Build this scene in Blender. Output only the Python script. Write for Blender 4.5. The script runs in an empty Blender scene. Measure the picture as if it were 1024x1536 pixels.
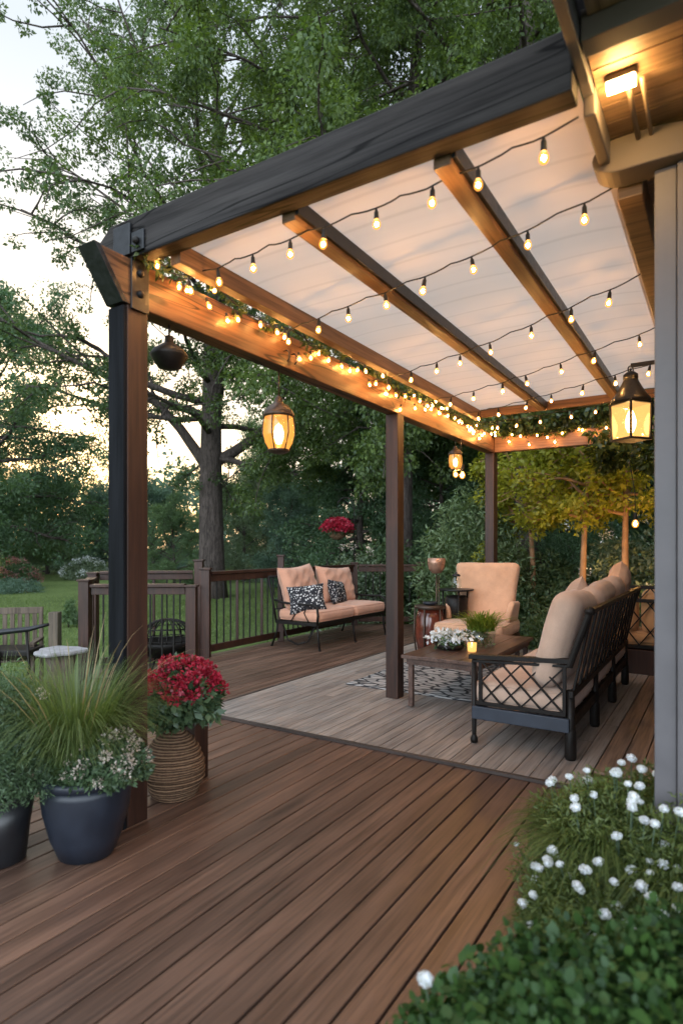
import bpy, math, random
import numpy as np
from mathutils import Vector, Matrix, Euler

PI = math.pi
scene = bpy.context.scene
COL = scene.collection
H_CAM = 1.34
F = 910.0                       # focal length in pixels of the 1024 wide photograph
TH = math.radians(32.2)
U = Vector((math.sin(TH), math.cos(TH), 0))      # along the deck boards, away from the viewer
V = Vector((math.cos(TH), -math.sin(TH), 0))     # across, towards the house
P1 = Vector((-1.025, 2.96, 0))
ROT = -TH
GROUND = -0.45


def L(t, s, z=0.0):
    p = P1 + U * s + V * t
    return Vector((p.x, p.y, z))


# ------------------------------------------------------------------ node helpers
def new_mat(name):
    m = bpy.data.materials.new(name)
    m.use_nodes = True
    nt = m.node_tree
    nt.nodes.clear()
    out = nt.nodes.new('ShaderNodeOutputMaterial')
    return m, nt, out


def N(nt, kind, **kw):
    n = nt.nodes.new(kind)
    for k, v in kw.items():
        if k in ('operation', 'blend_type', 'data_type', 'feature', 'wave_type', 'bands_direction', 'noise_dimensions', 'distance', 'sky_type', 'vector_type'):
            setattr(n, k, v)
        else:
            n.inputs[k.replace('_', ' ')].default_value = v
    return n


def ramp(nt, fac, stops):
    r = nt.nodes.new('ShaderNodeValToRGB')
    els = r.color_ramp.elements
    while len(els) < len(stops):
        els.new(0.5)
    for e, (p, c) in zip(els, stops):
        e.position = p
        e.color = (*c, 1)
    nt.links.new(fac, r.inputs['Fac'])
    return r.outputs['Color']


def coords(nt, scale=(1, 1, 1), out='Object'):
    tc = nt.nodes.new('ShaderNodeTexCoord')
    mp = nt.nodes.new('ShaderNodeMapping')
    mp.inputs['Scale'].default_value = scale
    nt.links.new(tc.outputs[out], mp.inputs['Vector'])
    return mp.outputs['Vector']


def noise(nt, vec, scale=5, detail=4, rough=0.6, dist=0.0):
    n = nt.nodes.new('ShaderNodeTexNoise')
    n.inputs['Scale'].default_value = scale
    n.inputs['Detail'].default_value = detail
    n.inputs['Roughness'].default_value = rough
    n.inputs['Distortion'].default_value = dist
    nt.links.new(vec, n.inputs['Vector'])
    return n.outputs['Fac']


def mixc(nt, fac, a, b, blend='MIX'):
    m = nt.nodes.new('ShaderNodeMix')
    m.data_type = 'RGBA'
    m.blend_type = blend
    if isinstance(fac, (int, float)):
        m.inputs[0].default_value = fac
    else:
        nt.links.new(fac, m.inputs[0])
    for sock, val in ((m.inputs[6], a), (m.inputs[7], b)):
        if isinstance(val, tuple):
            sock.default_value = (*val, 1)
        else:
            nt.links.new(val, sock)
    return m.outputs[2]


def math_n(nt, op, a, b=0.0):
    m = nt.nodes.new('ShaderNodeMath')
    m.operation = op
    for sock, val in ((m.inputs[0], a), (m.inputs[1], b)):
        if isinstance(val, (int, float)):
            sock.default_value = val
        else:
            nt.links.new(val, sock)
    return m.outputs[0]


def principled(nt, out, color, rough=0.6, metal=0.0, spec=0.5, bump=None, bump_s=0.3, bump_d=0.01):
    b = nt.nodes.new('ShaderNodeBsdfPrincipled')
    for name, val in (('Base Color', color), ('Roughness', rough)):
        if isinstance(val, tuple):
            b.inputs[name].default_value = (*val, 1)
        elif isinstance(val, (int, float)):
            b.inputs[name].default_value = val
        else:
            nt.links.new(val, b.inputs[name])
    b.inputs['Metallic'].default_value = metal
    b.inputs['Specular IOR Level'].default_value = spec
    if bump is not None:
        bp = nt.nodes.new('ShaderNodeBump')
        bp.inputs['Strength'].default_value = bump_s
        bp.inputs['Distance'].default_value = bump_d
        nt.links.new(bump, bp.inputs['Height'])
        nt.links.new(bp.outputs['Normal'], b.inputs['Normal'])
    nt.links.new(b.outputs[0], out.inputs['Surface'])
    return b


def wood(name, dark, light, axis, rough=0.55, spec=0.35, grain=1.0, island=0.0, bump=0.35, wear=None, cracks=False):
    """stretched grain along axis 0/1/2 of the object, with slow colour drift and fine pores"""
    m, nt, out = new_mat(name)
    s1 = [9, 9, 9]; s1[axis] = 0.7
    s2 = [70, 70, 70]; s2[axis] = 2.2
    sc3 = [3, 3, 3]; sc3[axis] = 1.1
    v1 = coords(nt, tuple(x * grain for x in s1))
    v2 = coords(nt, tuple(x * grain for x in s2))
    v3 = coords(nt, tuple(sc3))
    geo = nt.nodes.new('ShaderNodeNewGeometry')
    if island:
        add = []
        for v in (v1, v2, v3):
            va = nt.nodes.new('ShaderNodeVectorMath'); va.operation = 'ADD'
            sc = math_n(nt, 'MULTIPLY', geo.outputs['Random Per Island'], 57.0)
            nt.links.new(v, va.inputs[0]); nt.links.new(sc, va.inputs[1])
            add.append(va.outputs[0])
        v1, v2, v3 = add
    a = noise(nt, v1, 1.6, 5, 0.62, 0.25 if cracks else 0.9)
    b = noise(nt, v2, 1.0, 3, 0.6, 0.2)
    c = noise(nt, v3, 0.9, 3, 0.55)
    mid = tuple((d + l) / 2 for d, l in zip(dark, light))
    col = ramp(nt, a, [(0.28, dark), (0.5, mid), (0.74, light)])
    fine = ramp(nt, b, [(0.30, (0.45, 0.45, 0.45)), (0.52, (1, 1, 1)), (0.8, (1.25, 1.22, 1.18))])
    col = mixc(nt, 0.8, col, fine, 'MULTIPLY')
    slow = ramp(nt, c, [(0.3, (0.72, 0.72, 0.74)), (0.7, (1.18, 1.15, 1.1))])
    col = mixc(nt, 0.8, col, slow, 'MULTIPLY')
    if island:
        lo, hi = 1 - island, 1 + island
        isl = ramp(nt, geo.outputs['Random Per Island'], [(0, (lo, lo, lo)), (1, (hi, hi * 0.98, hi * 0.95))])
        col = mixc(nt, 1.0, col, isl, 'MULTIPLY')
    if wear:
        w = noise(nt, coords(nt, (0.9, 0.9, 0.9)), 1.3, 5, 0.65, 0.4)
        wf = ramp(nt, w, [(0.48, (0, 0, 0)), (0.7, (0.6, 0.6, 0.6))])
        col = mixc(nt, wf, col, wear)
    if cracks:
        s4 = [7, 7, 7]; s4[axis] = 0.55
        cn = noise(nt, coords(nt, tuple(s4)), 1.0, 2, 0.5, 0.15)
        near = math_n(nt, 'ABSOLUTE', math_n(nt, 'SUBTRACT', cn, 0.5))
        ck = ramp(nt, near, [(0.004, (0.22, 0.22, 0.22)), (0.012, (1, 1, 1))])
        col = mixc(nt, 1.0, col, ck, 'MULTIPLY')
        s5 = [5.5, 5.5, 5.5]; s5[axis] = 1.7
        vk = nt.nodes.new('ShaderNodeTexVoronoi'); vk.inputs['Scale'].default_value = 1.0
        nt.links.new(coords(nt, tuple(s5)), vk.inputs['Vector'])
        kn = ramp(nt, vk.outputs['Distance'], [(0.07, (0.25, 0.22, 0.2)), (0.13, (1, 1, 1))])
        col = mixc(nt, 0.9, col, kn, 'MULTIPLY')
    rr = ramp(nt, c, [(0.3, (rough - 0.1,) * 3), (0.7, (rough + 0.12,) * 3)])
    hgt = mixc(nt, 0.5, ramp(nt, a, [(0, (0, 0, 0)), (1, (1, 1, 1))]), ramp(nt, b, [(0, (0, 0, 0)), (1, (1, 1, 1))]))
    principled(nt, out, col, rr, 0, spec, hgt, bump, 0.004)
    return m


def simple(name, color, rough=0.5, metal=0.0, spec=0.5, var=0.15, scale=12, bump=0.1):
    m, nt, out = new_mat(name)
    v = coords(nt)
    n = noise(nt, v, scale, 4, 0.6)
    lo = tuple(c * (1 - var) for c in color); hi = tuple(c * (1 + var) for c in color)
    col = ramp(nt, n, [(0.3, lo), (0.7, hi)])
    n2 = noise(nt, v, scale * 6, 3, 0.6)
    rr = ramp(nt, n, [(0.3, (max(0.02, rough - 0.08),) * 3), (0.7, (min(1, rough + 0.08),) * 3)])
    principled(nt, out, col, rr, metal, spec, n2, bump, 0.003)
    return m


def fabric(name, color, weave=420, var=0.12, spec=0.15):
    m, nt, out = new_mat(name)
    v = coords(nt)
    n = noise(nt, v, 5, 4, 0.6)
    lo = tuple(c * (1 - var) for c in color); hi = tuple(c * (1 + var) for c in color)
    col = ramp(nt, n, [(0.3, lo), (0.7, hi)])
    w = noise(nt, v, weave, 2, 0.5)
    wc = ramp(nt, w, [(0.3, (0.82, 0.82, 0.82)), (0.7, (1.08, 1.08, 1.08))])
    col = mixc(nt, 0.7, col, wc, 'MULTIPLY')
    wr = noise(nt, v, 9, 5, 0.55, 1.2)
    h = mixc(nt, 0.25, wr, w)
    b = principled(nt, out, col, 0.9, 0, spec, h, 0.5, 0.012)
    b.inputs['Sheen Weight'].default_value = 0.25
    return m


def pattern_fabric(name, base, ink, scale=30, stripes=False):
    m, nt, out = new_mat(name)
    v = coords(nt)
    if stripes:
        w = nt.nodes.new('ShaderNodeTexWave')
        w.inputs['Scale'].default_value = scale
        w.inputs['Distortion'].default_value = 5.0
        w.inputs['Detail'].default_value = 2
        nt.links.new(v, w.inputs['Vector'])
        f = w.outputs['Fac']
        col = ramp(nt, f, [(0.45, base), (0.55, ink)])
    else:
        vo = nt.nodes.new('ShaderNodeTexVoronoi')
        vo.inputs['Scale'].default_value = scale
        nt.links.new(v, vo.inputs['Vector'])
        n = noise(nt, v, scale * 0.8, 3, 0.7, 1.5)
        f = math_n(nt, 'ADD', math_n(nt, 'MULTIPLY', vo.outputs['Distance'], 0.7), math_n(nt, 'MULTIPLY', n, 0.7))
        col = ramp(nt, f, [(0.50, ink), (0.54, base), (0.86, base), (0.92, ink)])
    principled(nt, out, col, 0.85, 0, 0.2, noise(nt, v, 300, 2, 0.5), 0.2, 0.003)
    return m


def leaf_mat(name, dark, light, transl=0.35, rough=0.5, patch=0.35, gloss=0.03, tip=None):
    m, nt, out = new_mat(name)
    geo = nt.nodes.new('ShaderNodeNewGeometry')
    rnd = geo.outputs['Random Per Island']
    pn = noise(nt, coords(nt), patch, 3, 0.6)
    f = math_n(nt, 'ADD', math_n(nt, 'MULTIPLY', rnd, 0.45), math_n(nt, 'MULTIPLY', math_n(nt, 'SUBTRACT', pn, 0.25), 0.9))
    stops = [(0.1, dark), (0.85, light)]
    if tip:
        stops.append((0.98, tip))
    col = ramp(nt, f, stops)
    d = nt.nodes.new('ShaderNodeBsdfDiffuse'); nt.links.new(col, d.inputs['Color'])
    t = nt.nodes.new('ShaderNodeBsdfTranslucent')
    tcol = mixc(nt, 1.0, col, (1.25, 1.3, 0.55), 'MULTIPLY')
    nt.links.new(tcol, t.inputs['Color'])
    g = nt.nodes.new('ShaderNodeBsdfGlossy'); g.inputs['Roughness'].default_value = rough
    g.inputs['Color'].default_value = (0.8, 0.85, 0.9, 1)
    mx = nt.nodes.new('ShaderNodeMixShader'); mx.inputs[0].default_value = transl
    nt.links.new(d.outputs[0], mx.inputs[1]); nt.links.new(t.outputs[0], mx.inputs[2])
    mx2 = nt.nodes.new('ShaderNodeMixShader'); mx2.inputs[0].default_value = gloss
    nt.links.new(mx.outputs[0], mx2.inputs[1]); nt.links.new(g.outputs[0], mx2.inputs[2])
    nt.links.new(mx2.outputs[0], out.inputs['Surface'])
    return m


def emission(name, color, strength, sample=True):
    m, nt, out = new_mat(name)
    e = nt.nodes.new('ShaderNodeEmission')
    e.inputs['Color'].default_value = (*color, 1)
    e.inputs['Strength'].default_value = strength
    nt.links.new(e.outputs[0], out.inputs['Surface'])
    if not sample:
        m.cycles.emission_sampling = 'NONE'
    return m


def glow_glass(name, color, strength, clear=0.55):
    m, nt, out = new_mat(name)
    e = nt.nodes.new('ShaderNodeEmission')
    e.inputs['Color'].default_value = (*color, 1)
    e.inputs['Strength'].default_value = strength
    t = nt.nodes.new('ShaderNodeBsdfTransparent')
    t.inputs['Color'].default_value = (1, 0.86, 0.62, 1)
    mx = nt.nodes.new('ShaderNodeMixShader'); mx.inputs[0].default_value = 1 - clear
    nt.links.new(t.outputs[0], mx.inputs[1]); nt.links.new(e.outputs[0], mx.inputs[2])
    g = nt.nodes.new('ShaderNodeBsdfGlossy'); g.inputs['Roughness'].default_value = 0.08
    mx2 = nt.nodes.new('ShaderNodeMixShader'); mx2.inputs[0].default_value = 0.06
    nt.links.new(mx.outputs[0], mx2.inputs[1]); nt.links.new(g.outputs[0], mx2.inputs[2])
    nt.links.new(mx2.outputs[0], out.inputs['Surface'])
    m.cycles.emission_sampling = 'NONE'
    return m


# ------------------------------------------------------------------ mesh helpers
class MB:
    def __init__(self):
        self.v = []; self.f = []

    def add(self, verts, faces):
        o = len(self.v)
        self.v.extend([tuple(p) for p in verts])
        self.f.extend([tuple(i + o for i in fc) for fc in faces])
        return self

    def box(self, x0, x1, y0, y1, z0, z1, M=None):
        vs = [Vector(p) for p in ((x0, y0, z0), (x1, y0, z0), (x1, y1, z0), (x0, y1, z0), (x0, y0, z1), (x1, y0, z1), (x1, y1, z1), (x0, y1, z1))]
        if M is not None:
            vs = [M @ p for p in vs]
        return self.add(vs, [(0, 3, 2, 1), (4, 5, 6, 7), (0, 1, 5, 4), (1, 2, 6, 5), (2, 3, 7, 6), (3, 0, 4, 7)])

    def bar(self, p0, p1, w, h, up=Vector((0, 0, 1))):
        p0 = Vector(p0); p1 = Vector(p1)
        d = (p1 - p0).normalized()
        if abs(d.dot(up)) > 0.98:
            up = Vector((0, 1, 0))
        a = d.cross(up).normalized(); b = a.cross(d).normalized()
        vs = []
        for p in (p0, p1):
            for sx, sy in ((-1, -1), (1, -1), (1, 1), (-1, 1)):
                vs.append(p + a * (sx * w / 2) + b * (sy * h / 2))
        return self.add(vs, [(3, 2, 1, 0), (4, 5, 6, 7), (0, 1, 5, 4), (1, 2, 6, 5), (2, 3, 7, 6), (3, 0, 4, 7)])

    def prism(self, poly, axis, a, b):
        """poly: 2-D outline in the two other axes, extruded along axis from a to b"""
        def mk(p, q):
            if axis == 0: return (q, p[0], p[1])
            if axis == 1: return (p[0], q, p[1])
            return (p[0], p[1], q)
        n = len(poly)
        vs = [mk(p, a) for p in poly] + [mk(p, b) for p in poly]
        fs = [tuple(range(n))[::-1], tuple(range(n, 2 * n))]
        for i in range(n):
            j = (i + 1) % n
            fs.append((i, j, n + j, n + i))
        return self.add(vs, fs)

    def tube(self, pts, radii, sides=8, caps=True):
        pts = [Vector(p) for p in pts]
        if isinstance(radii, (int, float)):
            radii = [radii] * len(pts)
        prev = None; rings = []
        vs = []
        for i, p in enumerate(pts):
            d = (pts[min(i + 1, len(pts) - 1)] - pts[max(i - 1, 0)])
            d = d.normalized() if d.length > 1e-9 else Vector((0, 0, 1))
            if prev is None:
                up = Vector((0, 0, 1)) if abs(d.z) < 0.9 else Vector((1, 0, 0))
                a = d.cross(up).normalized()
            else:
                a = (prev - d * prev.dot(d))
                a = a.normalized() if a.length > 1e-6 else d.orthogonal().normalized()
            prev = a
            b = d.cross(a)
            for k in range(sides):
                an = 2 * PI * k / sides
                vs.append(p + (a * math.cos(an) + b * math.sin(an)) * radii[i])
        fs = []
        for i in range(len(pts) - 1):
            for k in range(sides):
                k2 = (k + 1) % sides
                fs.append((i * sides + k, i * sides + k2, (i + 1) * sides + k2, (i + 1) * sides + k))
        if caps:
            fs.append(tuple(range(sides))[::-1])
            e = (len(pts) - 1) * sides
            fs.append(tuple(range(e, e + sides)))
        return self.add(vs, fs)

    def lathe(self, prof, segs=24, c=(0, 0, 0), wob=None):
        vs = []; fs = []
        for i, (r, z) in enumerate(prof):
            for k in range(segs):
                an = 2 * PI * k / segs
                rr = r if wob is None else wob(r, z, an)
                vs.append((c[0] + rr * math.cos(an), c[1] + rr * math.sin(an), c[2] + z))
        for i in range(len(prof) - 1):
            for k in range(segs):
                k2 = (k + 1) % segs
                fs.append((i * segs + k, i * segs + k2, (i + 1) * segs + k2, (i + 1) * segs + k))
        if prof[0][0] > 1e-4:
            fs.append(tuple(range(segs))[::-1])
        if prof[-1][0] > 1e-4:
            e = (len(prof) - 1) * segs
            fs.append(tuple(range(e, e + segs)))
        return self.add(vs, fs)

    def ball(self, c, rx, ry=None, rz=None, segs=12, rings=8):
        ry = ry or rx; rz = rz or rx
        vs = []; fs = []
        for i in range(rings + 1):
            ph = PI * i / rings
            for k in range(segs):
                an = 2 * PI * k / segs
                vs.append((c[0] + rx * math.sin(ph) * math.cos(an), c[1] + ry * math.sin(ph) * math.sin(an), c[2] - rz * math.cos(ph)))
        for i in range(rings):
            for k in range(segs):
                k2 = (k + 1) % segs
                fs.append((i * segs + k, i * segs + k2, (i + 1) * segs + k2, (i + 1) * segs + k))
        return self.add(vs, fs)

    def mesh(self, name, mat, smooth=False):
        me = bpy.data.meshes.new(name)
        me.from_pydata(self.v, [], self.f)
        me.validate()
        if mat:
            me.materials.append(mat)
        if smooth:
            me.polygons.foreach_set('use_smooth', [True] * len(me.polygons))
        me.update()
        return me

    def build(self, name, mat, parent=None, smooth=False, bevel=0.0, loc=None, rot=None, label=None):
        o = bpy.data.objects.new(name, self.mesh(name, mat, smooth))
        COL.objects.link(o)
        if parent: o.parent = parent
        if loc is not None: o.location = loc
        if rot is not None: o.rotation_euler = rot
        if bevel:
            b = o.modifiers.new('edge', 'BEVEL'); b.width = bevel; b.segments = 2; b.limit_method = 'ANGLE'
        if label: o['label'] = label
        return o


def tag(o, label=None, cat=None, group=None, kind=None):
    if label: o['label'] = label
    if cat: o['category'] = cat
    if group: o['group'] = group
    if kind: o['kind'] = kind
    return o


def thing(name, label, cat, loc=(0, 0, 0), rz=0.0, group=None):
    o = bpy.data.objects.new(name, None)
    o.empty_display_size = 0.1
    COL.objects.link(o)
    o.location = loc; o.rotation_euler = (0, 0, rz)
    return tag(o, label, cat, group)


def place(name, me, parent, loc=(0, 0, 0), rot=(0, 0, 0), scale=(1, 1, 1)):
    o = bpy.data.objects.new(name, me)
    COL.objects.link(o)
    if parent: o.parent = parent
    o.location = loc; o.rotation_euler = rot; o.scale = scale
    return o


def copy_tree(o, parent=None):
    c = o.copy(); COL.objects.link(c)
    if parent is not None: c.parent = parent
    for ch in list(o.children):
        copy_tree(ch, c)
    return c


def raw_mesh(name, verts, quads, mat, smooth=False):
    """fast mesh from numpy arrays: verts (n,3), quads (m,k)"""
    me = bpy.data.meshes.new(name)
    m, k = quads.shape
    me.vertices.add(len(verts)); me.vertices.foreach_set('co', np.ascontiguousarray(verts, dtype=np.float32).ravel())
    me.loops.add(m * k); me.loops.foreach_set('vertex_index', np.ascontiguousarray(quads, dtype=np.int32).ravel())
    me.polygons.add(m)
    me.polygons.foreach_set('loop_start', np.arange(0, m * k, k, dtype=np.int32))
    try:
        me.polygons.foreach_set('loop_total', np.full(m, k, dtype=np.int32))
    except Exception:
        pass
    if smooth:
        me.polygons.foreach_set('use_smooth', np.ones(m, dtype=bool))
    me.materials.append(mat)
    me.update(calc_edges=True)
    return me


def unit(a):
    return a / np.maximum(np.linalg.norm(a, axis=1, keepdims=True), 1e-9)


def leaves_mesh(name, pos, axis, nrm, length, width, mat, fold=0.12, wide=0.45):
    """one folded four-point leaf per row"""
    axis = unit(axis)
    side = unit(np.cross(axis, nrm))
    up = np.cross(side, axis)
    n = len(pos)
    ln = length[:, None]; wd = (width if isinstance(width, np.ndarray) else length * width)[:, None]
    b = pos
    l = pos + axis * ln * wide + side * wd * 0.5 + up * ln * fold
    t = pos + axis * ln
    r = pos + axis * ln * wide - side * wd * 0.5 + up * ln * fold
    v = np.stack([b, l, t, r], 1).reshape(-1, 3)
    q = np.arange(4 * n, dtype=np.int32).reshape(n, 4)
    return raw_mesh(name, v, q, mat)


def blades_mesh(name, base, d, length, width, droop, mat, segs=5, rng=None):
    """arching grass blades as tapered strips"""
    n = len(base)
    d = unit(d)
    horiz = d.copy(); horiz[:, 2] = 0
    horiz = unit(horiz + 1e-6)
    side = np.stack([-horiz[:, 1], horiz[:, 0], np.zeros(n)], 1)
    rows = []
    for i in range(segs + 1):
        f = i / segs
        p = base + d * (length * f)[:, None] + horiz * (droop * length * f * f * 0.6)[:, None]
        p[:, 2] -= droop * length * f * f * f * 0.8
        w = (width * (1 - f) ** 0.7)[:, None] * 0.5 + 0.0003
        rows.append(p - side * w); rows.append(p + side * w)
    v = np.stack(rows, 1).reshape(-1, 3)
    k = 2 * (segs + 1)
    q = []
    for i in range(segs):
        q.append(np.stack([np.arange(n) * k + 2 * i, np.arange(n) * k + 2 * i + 1, np.arange(n) * k + 2 * i + 3, np.arange(n) * k + 2 * i + 2], 1))
    q = np.stack(q, 1).reshape(-1, 4).astype(np.int32)
    return raw_mesh(name, v, q, mat)


def rand_unit(rng, n):
    return unit(rng.normal(size=(n, 3)))


def blob_leaves(rng, clumps, per, size, flat=0.75, droop=0.3, out=0.8):
    """clumps: (n,4) centre + radius, `per` leaves each on the outer shell of every clump"""
    n = len(clumps)
    c = np.repeat(clumps[:, :3], per, 0); r = np.repeat(clumps[:, 3], per)
    d = rand_unit(rng, n * per)
    rad = r * (0.35 + 0.65 * rng.random(n * per) ** 0.5)
    off = d * rad[:, None]; off[:, 2] *= flat
    pos = c + off
    ax = d * out + rand_unit(rng, n * per) * 0.8; ax[:, 2] -= droop
    nr = d * 0.6 + rand_unit(rng, n * per) * 0.7; nr[:, 2] += 0.5
    ln = size * (0.6 + 0.8 * rng.random(n * per))
    return pos, ax, nr, ln


# ------------------------------------------------------------------ materials
M = {}
M['deck'] = wood('deck_boards_wood', (0.074, 0.0425, 0.031), (0.172, 0.101, 0.073), 1, 0.40, 0.5, 1.0, island=0.24, bump=0.3)
M['deck_grey'] = wood('grey_boards_wood', (0.16, 0.137, 0.125), (0.33, 0.295, 0.275), 1, 0.6, 0.35, 1.0, island=0.12, bump=0.3, wear=(0.29, 0.21, 0.165))
M['deck_warm_lit'] = wood('warm_lit_boards_wood', (0.15, 0.098, 0.072), (0.30, 0.205, 0.155), 1, 0.55, 0.35, 1.0, island=0.15, bump=0.3)
M['edge'] = wood('edge_board_wood', (0.035, 0.026, 0.022), (0.08, 0.062, 0.055), 0)
M['post'] = wood('post_wood', (0.020, 0.0085, 0.006), (0.060, 0.025, 0.015), 2, 0.5, 0.4)
M['post_shade'] = wood('shade_dark_wood', (0.004, 0.0045, 0.006), (0.012, 0.013, 0.016), 2, 0.7, 0.08)
M['beam_u'] = wood('long_beam_wood', (0.080, 0.037, 0.019), (0.20, 0.100, 0.052), 1, 0.5, 0.3, cracks=True)
M['beam_v'] = wood('front_beam_wood', (0.017, 0.015, 0.015), (0.062, 0.056, 0.055), 0, 0.75, 0.10, 0.9, bump=0.9, cracks=True)
M['beam_vb'] = wood('back_beam_wood', (0.13, 0.062, 0.03), (0.28, 0.145, 0.075), 0, 0.5, 0.35)
M['rafter'] = wood('rafter_wood', (0.085, 0.045, 0.025), (0.22, 0.13, 0.075), 1, 0.5, 0.35)
M['rail_x'] = wood('rail_wood', (0.024, 0.010, 0.007), (0.064, 0.027, 0.017), 2, 0.45, 0.4)
M['table'] = wood('table_wood', (0.06, 0.032, 0.024), (0.14, 0.085, 0.066), 1, 0.38, 0.5)
M['soffit'] = wood('soffit_wood', (0.16, 0.10, 0.06), (0.33, 0.22, 0.135), 0, 0.55, 0.3, island=0.15)
M['rough'] = wood('rough_panel_wood', (0.20, 0.14, 0.09), (0.42, 0.32, 0.22), 1, 0.7, 0.2, 1.6)
M['trim'] = simple('grey_trim_paint', (0.110, 0.102, 0.108), 0.5, 0, 0.4, 0.14, 5, 0.12)
M['trim2'] = simple('brown_grey_trim_paint', (0.115, 0.098, 0.088), 0.55, 0, 0.35, 0.1, 4, 0.1)
M['siding'] = simple('blue_grey_siding_paint', (0.13, 0.14, 0.165), 0.55, 0, 0.35, 0.06, 3, 0.06)
M['roof'] = simple('roof_shingle', (0.06, 0.055, 0.055), 0.85, 0, 0.2, 0.3, 20, 0.5)
M['black'] = simple('black_metal', (0.011, 0.009, 0.008), 0.48, 0.0, 0.22, 0.3, 25, 0.15)
M['bronze'] = simple('bronze_metal', (0.055, 0.035, 0.024), 0.4, 0.4, 0.5, 0.3, 25, 0.15)
M['steel'] = simple('dark_steel', (0.03, 0.031, 0.034), 0.4, 0.7, 0.5, 0.25, 30, 0.2)
M['bluewood'] = simple('slate_painted_rail', (0.032, 0.040, 0.056), 0.5, 0, 0.4, 0.15, 10, 0.1)
M['peach'] = fabric('peach_canvas', (0.60, 0.31, 0.205))
M['peach2'] = fabric('peach_upholstery', (0.60, 0.36, 0.23))
M['beige'] = fabric('beige_canvas', (0.50, 0.355, 0.275))
M['orange'] = fabric('orange_canvas', (0.58, 0.33, 0.16))
M['bwflower'] = pattern_fabric('black_white_print', (0.02, 0.02, 0.024), (0.55, 0.53, 0.52), 26)
M['zebra'] = pattern_fabric('black_white_stripe', (0.5, 0.46, 0.44), (0.02, 0.02, 0.022), 14, True)
M['cable'] = simple('black_cable', (0.012, 0.012, 0.012), 0.6)
M['glow'] = glow_glass('bulb_glass_halo', (1.0, 0.40, 0.07), 2.6, 0.52)  # bulb envelope; its orange emission stands in for the halo round the lamp
M['filament'] = emission('bulb_filament', (1.0, 0.55, 0.21), 1300.0)
M['fairy'] = emission('fairy_filament', (1.0, 0.52, 0.18), 760.0)
M['pane'] = glow_glass('lantern_amber_pane', (1.0, 0.52, 0.15), 2.0, 0.5)
M['pane_amber'] = glow_glass('lantern_deep_amber_glass', (1.0, 0.40, 0.07), 1.7, 0.45)
M['candle'] = emission('lantern_lamp', (1.0, 0.60, 0.24), 48.0)
M['flood'] = emission('eave_lamp_lens', (1.0, 0.58, 0.20), 240.0)
M['bluepot'] = simple('slate_blue_glaze', (0.012, 0.016, 0.026), 0.45, 0, 0.5, 0.2, 9, 0.1)
M['blackpot'] = simple('black_plastic_pot', (0.014, 0.014, 0.016), 0.35, 0, 0.5, 0.2, 9, 0.1)
M['soil'] = simple('soil', (0.035, 0.024, 0.017), 0.95, 0, 0.1, 0.4, 60, 0.9)
M['stone'] = simple('pale_stone', (0.30, 0.29, 0.30), 0.8, 0, 0.2, 0.2, 14, 0.4)
M['greywood'] = wood('silvered_wood', (0.07, 0.052, 0.040), (0.17, 0.135, 0.105), 2, 0.7, 0.25)
M['copper'] = simple('copper_bowl', (0.40, 0.235, 0.165), 0.35, 0.6, 0.5, 0.2, 18, 0.15)
M['amber'] = simple('amber_glazed_drum', (0.10, 0.022, 0.012), 0.14, 0.0, 0.8, 0.6, 9, 0.05)
M['clay'] = simple('terracotta', (0.28, 0.13, 0.08), 0.7)
M['bark'] = None
M['white'] = simple('white_petal', (0.78, 0.80, 0.86), 0.7, 0, 0.2, 0.08, 40, 0.1)
M['pinkwhite'] = simple('pale_pink_petal', (0.58, 0.50, 0.46), 0.7, 0, 0.2, 0.2, 60, 0.1)


def bark_mat():
    m, nt, out = new_mat('tree_bark')
    v = coords(nt, (9, 9, 1.6))
    a = noise(nt, v, 2.0, 6, 0.7, 0.8)
    b = noise(nt, coords(nt, (1, 1, 1)), 1.2, 3, 0.5)
    col = ramp(nt, a, [(0.35, (0.035, 0.027, 0.024)), (0.62, (0.13, 0.105, 0.095))])
    col = mixc(nt, 0.6, col, ramp(nt, b, [(0.3, (0.7, 0.7, 0.7)), (0.7, (1.15, 1.12, 1.1))]), 'MULTIPLY')
    principled(nt, out, col, 0.9, 0, 0.2, a, 1.0, 0.05)
    return m


def glass_mat():
    m, nt, out = new_mat('clear_glass')
    t = nt.nodes.new('ShaderNodeBsdfTransparent'); t.inputs['Color'].default_value = (0.93, 0.96, 0.95, 1)
    g = nt.nodes.new('ShaderNodeBsdfGlossy'); g.inputs['Roughness'].default_value = 0.03
    mx = nt.nodes.new('ShaderNodeMixShader')
    mx.inputs[0].default_value = 0.08; nt.links.new(t.outputs[0], mx.inputs[1]); nt.links.new(g.outputs[0], mx.inputs[2])
    nt.links.new(mx.outputs[0], out.inputs['Surface'])
    return m


def petal_mat(name, dark, light, transl=0.25):
    return leaf_mat(name, dark, light, transl, 0.5, 9.0, 0.04)


def weave_mat():
    m, nt, out = new_mat('woven_rattan')
    tc = nt.nodes.new('ShaderNodeTexCoord')
    w = nt.nodes.new('ShaderNodeTexWave'); w.wave_type = 'BANDS'; w.bands_direction = 'Z'
    w.inputs['Scale'].default_value = 24; w.inputs['Distortion'].default_value = 1.2; w.inputs['Detail'].default_value = 2
    nt.links.new(tc.outputs['Object'], w.inputs['Vector'])
    n = noise(nt, coords(nt, (1, 1, 0.6)), 60, 4, 0.7)
    f = math_n(nt, 'ADD', math_n(nt, 'MULTIPLY', w.outputs['Fac'], 0.55), math_n(nt, 'MULTIPLY', n, 0.5))
    col = ramp(nt, f, [(0.2, (0.036, 0.018, 0.010)), (0.5, (0.125, 0.068, 0.038)), (0.85, (0.25, 0.155, 0.093))])
    principled(nt, out, col, 0.75, 0, 0.25, f, 0.8, 0.012)
    return m


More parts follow.
